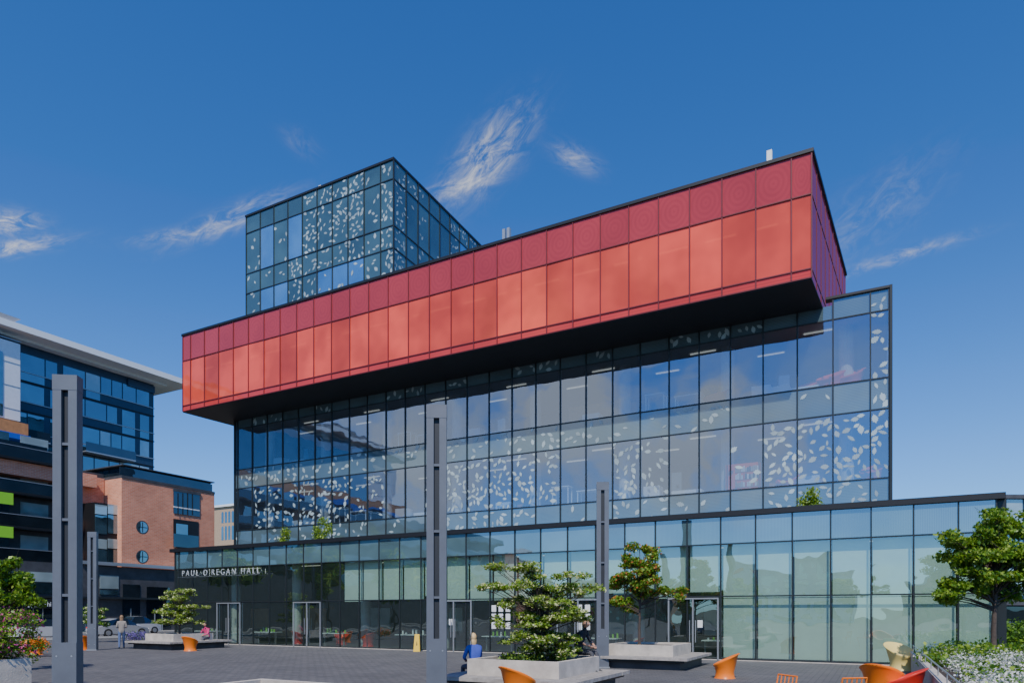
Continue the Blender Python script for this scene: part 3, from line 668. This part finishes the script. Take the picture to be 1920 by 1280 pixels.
# blocks and trees behind the viewer that the glass mirrors
def houseblock(name,fr,L_,dp,h,mat,rows,cols):
    m=MB(); m.box(fr,0,L_,-dp,0,0,h,mat,M['roof']); m.box(fr,-.2,L_+.2,-dp,.3,h,h+.4,M['white'])
    for i in range(cols):
        for j in range(rows):
            a=(i+.25)*L_/cols; z=1.0+j*(h-1)/rows
            m.box(fr,a,a+L_/cols*.45,0,.06,z,z+(h-1)/rows*.55,M['winA'])
    return m.build(name)
bk=[(-110,-10,14,26,M['brick']),(-95,-45,9,24,M['tan']),(-70,-70,12,26,M['cladwhite']),(-42,-85,8,22,M['brick']),(-18,-88,15,24,M['tan']),(10,-80,10,26,M['inwallL'])]
for (x,y,h,l_,mt) in bk:
    fr=Fr((x,y),Vector((.8,-.6,0)) if x<-60 else Vector((1,0,0)),Vector((.6,.8,0)) if x<-60 else Vector((0,1,0)))
    houseblock('city_block',fr,l_,12,h,mt,max(3,int(h/3)),8)

# ---------------------------------------------------------------- trees
def tree(name,base,crowns,nl,leaf,mats,wts=None,tr=.07,clump=.35,up=.25,nc=14,flat=.6,fork=.35,lean=(0,0)):
    e=empty(name,base); cc=[];m=MB()
    zt_=max(c[2] for c in crowns); zl=min(c[2]-c[5] for c in crowns)
    mid=Vector((lean[0]*.5,lean[1]*.5,zl*.6+.02)); top_=Vector((lean[0],lean[1],zt_))
    m.tube([(0,0,-.05),(0,0,.12),mid,mid.lerp(top_,.5)+Vector((.05,-.04,0)),top_],[tr*1.5,tr,tr*.8,tr*.5,tr*.18],M['bark'],8)
    for (x,y,z,rx,ry,rz) in crowns:
        k=max(2,int(nc*rx*rz/(crowns[0][3]*crowns[0][5])))
        for _ in range(k):
            d=Vector(np.random.normal(size=3)).normalized()*(random.random()**.4)
            c=Vector((x+d.x*rx*.9,y+d.y*ry*.9,z+d.z*rz*.9)); cc.append(c)
            st_=mid.lerp(top_,min(.95,max(0,(c.z-mid.z)/(top_.z-mid.z)*.6)))
            q=st_.lerp(c,.5)+Vector((0,0,.08*rz))
            m.tube([st_,q,c],[tr*.38,tr*.22,tr*.07],M['bark'],5,False)
            for _2 in range(3):
                c2=c+Vector(np.random.normal(size=3))*clump*.7; m.tube([q.lerp(c,.6),c2],[tr*.12,tr*.04],M['bark'],4,False)
    m.build('trunk',e,True)
    rs=[(clump*random.uniform(.6,1.35),clump*random.uniform(.6,1.35),clump*flat*random.uniform(.6,1.2)) for _ in cc]
    leafquads('foliage',[tuple(c) for c in cc],rs,max(10,nl//len(cc)),leaf,mats,wts,e,up=up,shell=.55)
    return e
# planters ------------------------------------------------------------
def planter(name,corner,la,lb,deck=.6,h=.80,dh=.42,bench=True,dl=None):
    """near corner of the box; runs la along SD and lb along TD"""
    e=empty(name,(0,0,0)); fr=Fr(corner,SD,-TD); m=MB()   # outward = -TD
    t=.13
    m.box(fr,0,la,-t,0,0,h,M['concrete']); m.box(fr,0,la,-lb,-lb+t,0,h,M['concrete'])
    m.box(fr,0,t,-lb+t,-t,0,h-.002,M['concrete']); m.box(fr,la-t,la,-lb+t,-t,0,h-.002,M['concrete'])
    bevel(m.build('box',e),.015)
    s=MB(); s.box(fr,t,la-t,-lb+t,-t,.1,h-.08,M['soil']); s.build('soil',e)
    if bench:
        k=MB(); D=deck; x0,x1=-D,la+(dl or D); z0,z1=dh-.09,dh
        n=5
        for i in range(n):
            a=.004+i*D/n; bq=(i+1)*D/n-.012
            k.box(fr,x0,x1,a,bq,z0,z1,M['bench']); k.box(fr,x0,x1,-lb-bq,-lb-a,z0,z1,M['bench'])
            k.box(fr,-bq,-a,-lb,0,z0,z1-.002,M['bench'])
        DD=(dl or D)
        for i in range(max(5,int(DD/.12))):
            a=la+.004+i*.12; k.box(fr,a,min(a+.108,x1),-lb,0,z0,z1-.002,M['bench'])
        k.box(fr,x0+.12,x1-.12,-lb-D+.12,D-.12,z0-.07,z0-.003,M['mullion'])
        k.box(fr,x0+.3,x1-.3,-lb-D+.3,D-.3,0,z0-.07,M['stonedark'])
        k.build('bench_deck',e)
    return fr
c1=P(1048,15.2); pc=planter('concrete_planter',c1,2.4,2.5,.62)
c2=P(1262,22.9); pr=planter('concrete_planter.001',c2,2.4,2.5,.62)
c3=P(325,35.2); pl=planter('concrete_planter.002',c3,2.3,2.4,.7)
c4=P(59,16.6)-TD*2.5; pb=planter('concrete_planter.003',c4,2.5,2.5,.6,bench=False)
far=P(490,11.45)
planter('concrete_planter.004',far-TD*2.5-SD*2.5,2.5,2.5,.6)
lb_=MB(); fr=Fr(P(392,36.6),SD,-TD); 
for i in range(5): lb_.box(fr,0,1.7,-.14*i-.12,-.14*i,.38,.45,M['bench'])
for a in(.2,1.4): lb_.box(fr,a,a+.15,-.6,-.08,0,.377,M['concrete'])
lb_.build('park_bench')

def ctr(fr,la,lb,z=.72): return fr.pt(la/2,-lb/2,z)
b0=ctr(pc,2.4,2.5)+Vector((.12,0,0))
tiers=[(0,0,.55,1.15,.9,.2),(-.35,0,.95,1.2,.9,.2),(.5,.1,1.15,1.2,.9,.2),(-.1,0,1.42,1.15,.8,.18),(-.5,-.1,1.82,1.2,.7,.14),(.75,.1,1.75,1.2,.7,.14),(-.45,0,2.3,.9,.6,.12),(.15,0,.3,.9,.7,.22),(.3,0,2.1,.9,.6,.12)]
tree('dogwood_tree',b0,tiers,18000,.085,[M['leafA'],M['leafB'],M['petal']],[.54,.18,.28],.05,.26,.5,19,.36)
def cover(name,c,r,n,size,mats,w=None,h=.12):
    cs=[(c.x+random.uniform(-r,r),c.y+random.uniform(-r,r),c.z+h*.5) for _ in range(24)]
    leafquads(name,cs,[(r*.3,r*.3,h)]*24,n//24,size,mats,w,up=.3)
cover('ground_cover',ctr(pc,2.4,2.5,.74),.75,1200,.07,[M['leafD'],M['leafA']],[.6,.4])
b0=ctr(pr,2.4,2.5)+Vector((-.35,0,0))
tree('maple_tree',b0,[(0,0,2.2,1.15,.95,.95),(-.2,0,3.2,.8,.6,.5),(.95,0,1.85,.8,.6,.4),(.5,0,3.55,.4,.3,.3),(-.45,0,1.5,.7,.6,.4)],12500,.10,[M['leafB'],M['leafA'],M['seed']],[.42,.44,.14],.055,.28,.2,26,.6)
b0=ctr(pl,2.3,2.4)
tree('dogwood_tree.001',b0,[(0,0,.7,1.4,1,.2),(-.2,0,1.15,1.4,1,.2),(.3,0,1.55,1.3,.8,.2),(-.2,0,1.95,1.1,.8,.18),(.1,0,2.3,.9,.6,.15)],7500,.11,[M['leafA'],M['petal']],[.75,.25],.05,.32,.5,18,.45)
tree('maple_tree.001',Vector((13.9,19.7,.5)),[(0,0,2.95,1.55,1.2,1.05),(-1.15,0,2.15,.95,.7,.55),(.35,0,3.9,1.0,.8,.65),(-.7,0,3.4,.9,.7,.6),(.9,0,2.3,.9,.7,.6),(.3,0,1.9,.6,.6,.3)],24000,.11,[M['leafB'],M['leafA']],[.4,.6],.085,.34,.2,36,.6)
tree('street_tree',Vector((-16.4,22,0)),[(0,0,2.4,1.2,1.1,1.2),(.3,0,3.1,.8,.8,.5)],6000,.12,[M['leafB'],M['leafA']],[.6,.4],.07,.35,.2,18,.7)
tree('street_tree.001',P(172,44),[(0,0,1.9,1.0,.9,.8),(.3,0,1.4,.9,.8,.5)],2500,.12,[M['leafB'],M['petal']],[.8,.2],.05,.3,.2,14,.5)
rb0=ctr(pb,2.5,2.5,.75)+Vector((.55,.4,0))
rcs=[tuple(rb0+Vector((random.uniform(-1.3,.95),random.uniform(-.8,.8),random.uniform(0,.5)+random.random()**2*.8))) for _ in range(50)]
leafquads('rose_bush',rcs,[(.3,.3,.25)]*50,240,.075,[M['leafB'],M['leafA'],M['petalp']],[.50,.36,.14])
rp=[tuple(Vector(random.choice(rcs))+Vector((random.uniform(-.25,.25),random.uniform(-.3,0),random.uniform(0,.22)))) for _ in range(60)]
leafquads('rose_blossoms',rp,[(.05,.05,.05)]*60,22,.06,[M['petalp']])
cover('orange_flower_patch',P(66,29.5,.35),.5,900,.10,[M['petalo'],M['leafB']],[.6,.4],.35)
cs=[(P(x,46).x,46+random.uniform(-.6,.6),.35) for x in range(236,272,2)]
leafquads('lavender_patch',cs,[(.5,.5,.35)]*len(cs),90,.09,[M['lav'],M['leafD']],[.7,.3])
for i,(x,y,h) in enumerate([(-36,30,9.5),(-42,36,9),(-45,26,10),(-40,20,9),(-42,12,9),(-48,-4,9),(-40,-16,8),(-34,-28,7.5),(-24,-38,8),(-14,-42,6),(-60,6,10),(-4,-46,8),(6,-44,7),(-46,-32,10)]):
    tree('park_tree' if i==0 else 'park_tree.%03d'%i,Vector((x,y,0)),[(0,0,h*.62,2.6,2.6,h*.32)],1500,.55,[M['leafA'],M['leafB']],[.5,.5],.16,.9,.2,16,.8)

# ---------------------------------------------------------------- garden bed on the right
gb=empty('garden_bed'); A=P(1785,10.6); B_=P(1706,22.8); wl=MB()
gd=(B_-A).normalized(); gd.z=0; gn=Vector((-gd.y,gd.x,0))
if gn.x>0: gn=-gn
GB=Fr(A,gd,gn); Lg=(B_-A).length
wl.box(GB,-2,Lg,-.18,0,0,.62,M['concrete']); wl.box(GB,Lg-.18,Lg,-9,-.182,0,.618,M['concrete'])
wl.build('retaining_wall',gb)
so_=MB(); so_.box(GB,-2,Lg-.19,-12,-.19,0,.5,M['soil']); so_.build('soil',gb)
rl=MB()
for k in range(8):
    p=GB.pt(k*Lg/7.2,-.09,.6); rl.tube([p,p+Vector((0,0,.22))],.012,M['steel'],6)
rl.tube([GB.pt(-2,-.09,.82),GB.pt(Lg-.1,-.09,.82)],.016,M['steel'],6); rl.build('handrail',gb)
cs=[];cg=[]
for _ in range(240):
    a=random.uniform(-1,Lg-.5); d=-random.uniform(.3,7); p=GB.pt(a,d,.52+random.uniform(0,.28))
    pat=math.sin(a*1.1+1)*math.cos(d*1.2)+random.uniform(-.6,.6)
    (cs if pat>-.25 else cg).append(tuple(p))
leafquads('white_flower_bed',cs,[(.42,.42,.22)]*len(cs),260,.06,[M['petalw'],M['leafB']],[.72,.28],up=.5)
leafquads('green_shrubs',cg,[(.5,.5,.40)]*len(cg),190,.11,[M['leafA'],M['leafB']],[.5,.5],up=.3)
cs=[tuple(P(x,27+random.uniform(-1,6),.5+random.random()*.6)) for x in range(1850,1960,3)]
leafquads('hedge',cs,[(.8,.8,.6)]*len(cs),160,.14,[M['leafD'],M['leafB']],[.5,.5])
cs=[]
for x in range(-40,140,6): cs.append((x*1.6+random.uniform(-3,3),150+random.uniform(-12,20),random.uniform(1,4)))
leafquads('distant_trees',cs,[(5,5,4)]*len(cs),260,.9,[M['leafD'],M['leafB']],[.5,.5])

# ---------------------------------------------------------------- light columns
def pole(name,x,Y,h=6.3,yaw=0):
    e=empty(name,P(x,Y)); e.rotation_euler=(0,0,yaw); fr=flat; m=MB()
    for sx in(-1,1):
        m.box(fr,-.21 if sx<0 else .06,-.06 if sx<0 else .21,-.11,.11,.0,h-.28,M['pole'])
    m.box(fr,-.06,.06,-.06,.03,0,h-.28,M['pole2'])
    m.box(fr,-.215,.215,-.115,.115,h-.28,h,M['pole']); m.box(fr,-.24,.24,-.17,.17,0,.04,M['steel'])
    m.box(fr,-.212,.212,-.13,.13,.0401,1.35,M['pole'])
    for z in(2.2,3.6,5.0): m.box(fr,-.061,.061,-.09,.09,z,z+.05,M['pole'])
    for sx in(-.13,.13):
        for z in(1.1,.3): m.tube([(sx,-.135,z),(sx,-.12,z)],.012,M['steel'],8)
    bevel(m.build('column',e),.008)
pole('light_column',127,12.74,yaw=.12); pole('light_column.001',819,14.55,yaw=.05); pole('light_column.002',1130,23.6,6.4,yaw=-.1); pole('light_column.003',174,34.7,6.0,yaw=.15)

# ---------------------------------------------------------------- moulded chairs
def tub(name,loc,yaw,mat,sc=1.0,parent=None):
    e=empty(name,loc) if not parent else None
    m=MB(); N=36; 
    def top(th):
        c=(1+math.cos(th))/2; return .40+.34*(c**1.15)
    prof=[]
    for i in range(N):
        th=2*math.pi*i/N; t=top(th); sx,sy=math.sin(th),-math.cos(th)
        lean=.10*((1+math.cos(th))/2)
        pts=[(.30,.0),(.27,.06),(.255,.18),(.29,.32),(.325+lean*.5,t-.06),(.33+lean,t-.01),(.315+lean,t),(.29+lean,t-.02),(.265+lean*.4,max(.41,t-.16)),(.21,.385),(.10,.37),(.001,.37)]
        prof.append([(r*sx*1.05,r*sy,z) for r,z in pts])
    base=len(m.v)
    for p in prof: m.v+=p
    K=len(prof[0]); mi=m.mi(mat)
    for i in range(N):
        for k in range(K-1):
            j=(i+1)%N; m.f.append((base+i*K+k,base+j*K+k,base+j*K+k+1,base+i*K+k+1)); m.m.append(mi); m.uv+=[(0,0)]*4
    o=m.build(name+'_shell' if not parent else name,e or parent,True)
    if parent: o.location=loc; o.rotation_euler=(0,0,yaw); o.scale=(sc,)*3
    else: e.rotation_euler=(0,0,yaw); e.scale=(sc,)*3
    return e or o
tub('orange_chair',P(973,14.6),-1.0,M['orange'],1.05)
tub('orange_chair.001',P(1359,19.9),1.25,M['orange'])
tub('orange_chair.002',P(357,34.2),-.3,M['orange'],1.0)
tub('orange_chair.003',P(154,35),.6,M['orange'],1.0)
tub('orange_chair.004',P(1655,14.9),-.9,M['orange'],1.1)
tub('red_chair',P(1695,14.2),1.0,M['red'],1.05)
tub('orange_chair.005',P(66,31),.6,M['orange'],1.0)
tub('yellow_chair',P(1690,22.6),3.4,M['yellow'],1.25)
for x,d in((690,-1.4),(640,-2.4),(1190,-1.4),(560,-2)):
    tub('lobby_chair',LO.pt(LO.at(x,d),d,.04),random.uniform(0,6),M['red'],1.05,lib)
for x,d in((1556,-.8),(1594,-.9),(1512,-1.6),(1340,-1.0)):
    tub('reading_chair',MO.pt(MO.at(x,d),d,Z[4]-.15),2.2,M['redfab'],1.5,lib)
for x,d in((1635,-.8),(1475,-1.4)):
    tub('reading_chair',MO.pt(MO.at(x,d),d,Z[2]-.15),2.2,M['redfab'],1.3,lib)
def slat(name,x,Y,yaw):
    e=empty(name,P(x,Y)); e.rotation_euler=(0,0,yaw); m=MB()
    for sx in(-.23,.23):
        m.tube([(sx,-.22,0),(sx,-.22,.44),(sx,.22,.44),(sx,.22,0)],.012,M['orange'],6); m.tube([(sx,-.22,.44),(sx,-.30,.82)],.012,M['orange'],6)
    for k in range(7): m.tube([(-.23,-.2+k*.068,.45),(.23,-.2+k*.068,.45)],.014,M['orange'],5)
    for k in range(6): m.tube([(-.23+k*.092,-.23,.46),(-.23+k*.092,-.30,.82)],.010,M['orange'],5)
    m.tube([(-.23,-.30,.82),(.23,-.30,.82)],.014,M['orange'],6); m.build('frame',e)
slat('metal_chair',1580,11.6,.2); slat('metal_chair.001',1450,11.7,1.9)
M['ysign']=pmat('sign_yellow',(0.8,0.5,0.02),.5)
wf=MB()
for sgn in(-1,1): wf.face([(-.16,sgn*.18,0),(.16,sgn*.18,0),(.11,sgn*.015,.85),(-.11,sgn*.015,.85)],M['ysign'])
wf.face([(-.03,-.125,.3),(.03,-.125,.3),(.0,-.075,.55)],M['black'])
o=wf.build('wet_floor_sign'); o.location=LO.pt(LO.at(782,.7),.7,0)

# ---------------------------------------------------------------- cars
def car(name,loc,yaw,col,h=1.45):
    e=empty(name,loc); e.rotation_euler=(0,0,yaw); m=MB(); paint=pmat(name+'_paint',col,.25,.3)
    xs=[-2.15,-2.05,-1.6,-1.05,-.45,.35,1.0,1.5,2.0,2.15]
    belt=[.62,.80,.88,.92,.93,.92,.88,.78,.66,.5]
    roof=[.62,.80,.90,1.30,h,h-.02,1.02,.80,.67,.5]
    wb=[.70,.82,.88,.9,.9,.9,.9,.88,.80,.66]; wr=[.70,.82,.80,.62,.62,.62,.72,.86,.79,.66]; wl_=[.68,.80,.86,.88,.88,.88,.88,.86,.78,.64]
    pts=[]
    for x,b_,r_,w1,w2,w0 in zip(xs,belt,roof,wb,wr,wl_):
        pts.append([(x,-w0,.25),(x,-w1,b_),(x,-w2,r_),(x,w2,r_),(x,w1,b_),(x,w0,.25)])
    for i in range(len(xs)-1):
        for k in range(5):
            q=[pts[i][k],pts[i+1][k],pts[i+1][k+1],pts[i][k+1]]
            win_=(k in(1,3) and 2<=i<=5) or (k==2 and i in(2,5))
            m.face(q,M['winD'] if win_ else paint)
    m.face(pts[0],paint); m.face(pts[-1],paint)
    m.box(flat,-2.17,-2.1,-.55,.55,.35,.5,M['black']); m.box(flat,2.1,2.17,-.5,.5,.32,.45,M['black'])
    for sx in(-1.35,1.38):
        for sy in(-.80,.80):
            m.tube([(sx,sy-.1,.33),(sx,sy+.1,.33)],.33,M['tyre'],18); m.tube([(sx,sy-.115,.33),(sx,sy+.115,.33)],.2,M['steel'],12)
    for sy in(-.62,.62): m.ball((2.08,sy,.6),(.07,.15,.07),M['white']); m.ball((-2.1,sy,.74),(.05,.14,.07),M['red'])
    m.build('body',e,False)
ya=math.atan2(TD.y,TD.x)
car('parked_car',G.pt(G.at(222,10.6),10.6,0),ya,(.45,.46,.48))
car('parked_car.001',G.pt(G.at(80,11),11,0),ya,(.7,.7,.7))
car('parked_car.002',G.pt(G.at(252,5.2),5.2,0),ya+math.pi,(.75,.75,.75),1.6)
car('parked_car.003',G.pt(G.at(398,10.6),10.6,0),ya,(.6,.6,.62),1.6)
car('parked_car.004',P(1905,33),0,(.1,.1,.12),1.5)

# ---------------------------------------------------------------- people
def human(name,loc,yaw,pose,top,legs,hair,skin=(.5,.27,.18),sleeve=True,long=False,sc=1.0,bald=False,bend=0.0):
    e=empty(name,loc); e.rotation_euler=(0,0,yaw); e.scale=(sc,)*3
    mt=[pmat(name+'_top',top,.8,var=.15,scale=9),pmat(name+'_legs',legs,.8,var=.15,scale=9),pmat(name+'_skin',skin,.55),pmat(name+'_shoe',(.05,.05,.05),.6)]
    mh=pmat(name+'_hair',hair,.6,var=.3,scale=30)
    if pose=='sit':
        J=dict(pel=(0,0,.56),spi=(0,-.02,.74),che=(0,.02+bend*.5,.95),nec=(0,.06+bend,1.09))
        for s,n in((-1,'l'),(1,'r')):
            J.update({'sh'+n:(s*.17,.03+bend*.7,1.02),'el'+n:(s*.23,.12+bend,.77),'wr'+n:(s*.10,.34+bend*.4,.70),'hi'+n:(s*.09,.03,.54),'kn'+n:(s*.12,.46,.52),'an'+n:(s*.12,.48,.10),'to'+n:(s*.13,.62,.04)})
    else:
        st_=.0 if pose=='stand' else .22
        J=dict(pel=(0,0,.94),spi=(0,.0,1.13),che=(0,.01,1.34),nec=(0,.02,1.48))
        for s,n in((-1,'l'),(1,'r')):
            J.update({'sh'+n:(s*.17,0,1.41),'el'+n:(s*.23,-.02,1.14),'wr'+n:(s*.14,.2,1.12),'hi'+n:(s*.09,0,.91),'kn'+n:(s*.10,.04+s*st_*.5,.50),'an'+n:(s*.10,s*st_,.10),'to'+n:(s*.11,.14+s*st_,.04)})
    E=[('pel','spi',0),('spi','che',0),('che','nec',0)]
    for n in'lr': E+=[('che','sh'+n,0),('sh'+n,'el'+n,0),('el'+n,'wr'+n,0 if sleeve else 2),('pel','hi'+n,1),('hi'+n,'kn'+n,1),('kn'+n,'an'+n,1),('an'+n,'to'+n,3)]
    hd=Vector(J['nec'])+Vector((0,.03,.17)); J['hb']=tuple(Vector(J['nec'])+Vector((0,.02,.08))); E.append(('nec','hb',2))
    RR=dict(pel=(.15,.12),spi=(.135,.10),che=(.15,.11),nec=(.055,.055),hb=(.05,.05))
    for n in'lr': RR.update({'sh'+n:(.065,.065),'el'+n:(.047,.047),'wr'+n:(.032,.032),'hi'+n:(.095,.095),'kn'+n:(.062,.062),'an'+n:(.042,.042),'to'+n:(.035,.03)})
    ks=list(J); me=bpy.data.meshes.new('body'); me.from_pydata([J[k] for k in ks],[(ks.index(a),ks.index(b)) for a,b,_ in E],[])
    o=put(bpy.data.objects.new('tmp',me)); o.modifiers.new('sk','SKIN'); sb=o.modifiers.new('ss','SUBSURF'); sb.levels=2; sb.render_levels=2
    for i,k in enumerate(ks):
        d=me.skin_vertices[0].data[i]; d.radius=RR[k]; d.use_root=(k=='pel')
    bpy.context.view_layer.update(); dg=bpy.context.evaluated_depsgraph_get()
    nm_=bpy.data.meshes.new_from_object(o.evaluated_get(dg)); bpy.data.objects.remove(o)
    nm_.materials.clear()
    for m_ in mt: nm_.materials.append(m_)
    seg=[(Vector(J[a]),Vector(J[b]),k) for a,b,k in E]
    for pl_ in nm_.polygons:
        c=Vector(pl_.center); best=9;bk_=0
        for a,b_,k in seg:
            t=max(0,min(1,(c-a).dot(b_-a)/(b_-a).length_squared)); d=(c-(a+(b_-a)*t)).length
            if k==0 and (b_-a).length>0 and a.x==0: d-=.05
            if d<best: best=d;bk_=k
        pl_.material_index=bk_; pl_.use_smooth=True
    bo=put(bpy.data.objects.new('body',nm_),e)
    m=MB()
    def hf(d):
        k=1.0
        if d.z<0: k-=.12*(-d.z)*(1 if d.y<.2 else .6)
        return k
    m.ball(hd,(.077,.095,.118),mt[2],18,14,hf)
    m.ball(hd+Vector((0,.098,-.02)),(.013,.022,.026),mt[2]); m.ball(hd+Vector((0,.086,-.062)),(.026,.01,.007),pmat(name+'_lip',(.35,.1,.08),.5))
    for s in(-1,1):
        m.ball(hd+Vector((s*.031,.084,.008)),(.012,.009,.008),M['white'],8,6); m.ball(hd+Vector((s*.031,.091,.008)),(.006,.004,.006),M['black'],8,6)
        m.ball(hd+Vector((s*.080,.0,-.01)),(.012,.022,.032),mt[2],8,6)
    if not bald:
        m.ball(hd+Vector((0,-.018,.022)),(.088,.098,.115),mh,16,12,lambda d:1 if (d.y<.45 or d.z>.35) and d.z>-.75 else .8)
        if long: m.ball(hd+Vector((0,-.055,-.09)),(.085,.05,.14),mh,12,8)
    else: m.ball(hd+Vector((0,-.03,-.01)),(.083,.078,.07),mh,12,8)
    for n,s in(('l',-1),('r',1)):
        wr=Vector(J['wr'+n]); fd=(wr-Vector(J['el'+n])).normalized(); side=fd.cross(Vector((0,0,1))).normalized(); dn=fd.cross(side).normalized()
        if dn.z>0: dn=-dn
        m.tube([wr-fd*.01,wr+fd*.03,wr+fd*.085],[.026,.036,.034],mt[2],8)
        for q,(off,ln_) in enumerate(((-.028,.062),(-.010,.074),(.010,.070),(.028,.055))):
            a=wr+fd*.08+side*off; b1=a+fd*ln_*.5+dn*.006; c1_=b1+fd*ln_*.35+dn*.022; m.tube([a,b1,c1_],[.0095,.0085,.007],mt[2],6)
        tb=wr+fd*.03-side*s*.03; m.tube([tb,tb-side*s*.025+fd*.03,tb-side*s*.03+fd*.06+dn*.01],[.012,.010,.008],mt[2],6)
    m.build('head_and_hands',e,True)
    return e
human('walking_woman',P(228,35.9),.5,'walk',(.26,.23,.2),(.08,.12,.24),(.25,.15,.08),long=True)
fr=Fr(P(392,36.6),SD,-TD); lp=fr.pt(.55,-.3,0); human('seated_woman',Vector((lp.x,lp.y,0)),math.pi-.3,'sit',(.65,.05,.18),(.08,.08,.1),(.03,.02,.02),bend=.08)
dk=pc.pt(2.4+.34,-.9,0); human('seated_blonde_woman',Vector((dk.x,dk.y,0)),math.radians(28),'sit',(.05,.08,.42),(.05,.05,.08),(.65,.45,.22),long=True,bend=.02)
dk=pc.pt(.55,-2.5+.02,0); human('seated_man',Vector((dk.x,dk.y,.36)),-2.2,'sit',(.02,.02,.025),(.06,.06,.07),(.15,.1,.07),sleeve=False,bald=True,bend=.12)
dk=pr.pt(2.4+.2,-.4,0); human('seated_child',Vector((dk.x-.05,dk.y,.0)),1.2,'sit',(.25,.2,.2),(.1,.1,.12),(.4,.25,.12),sc=.95)
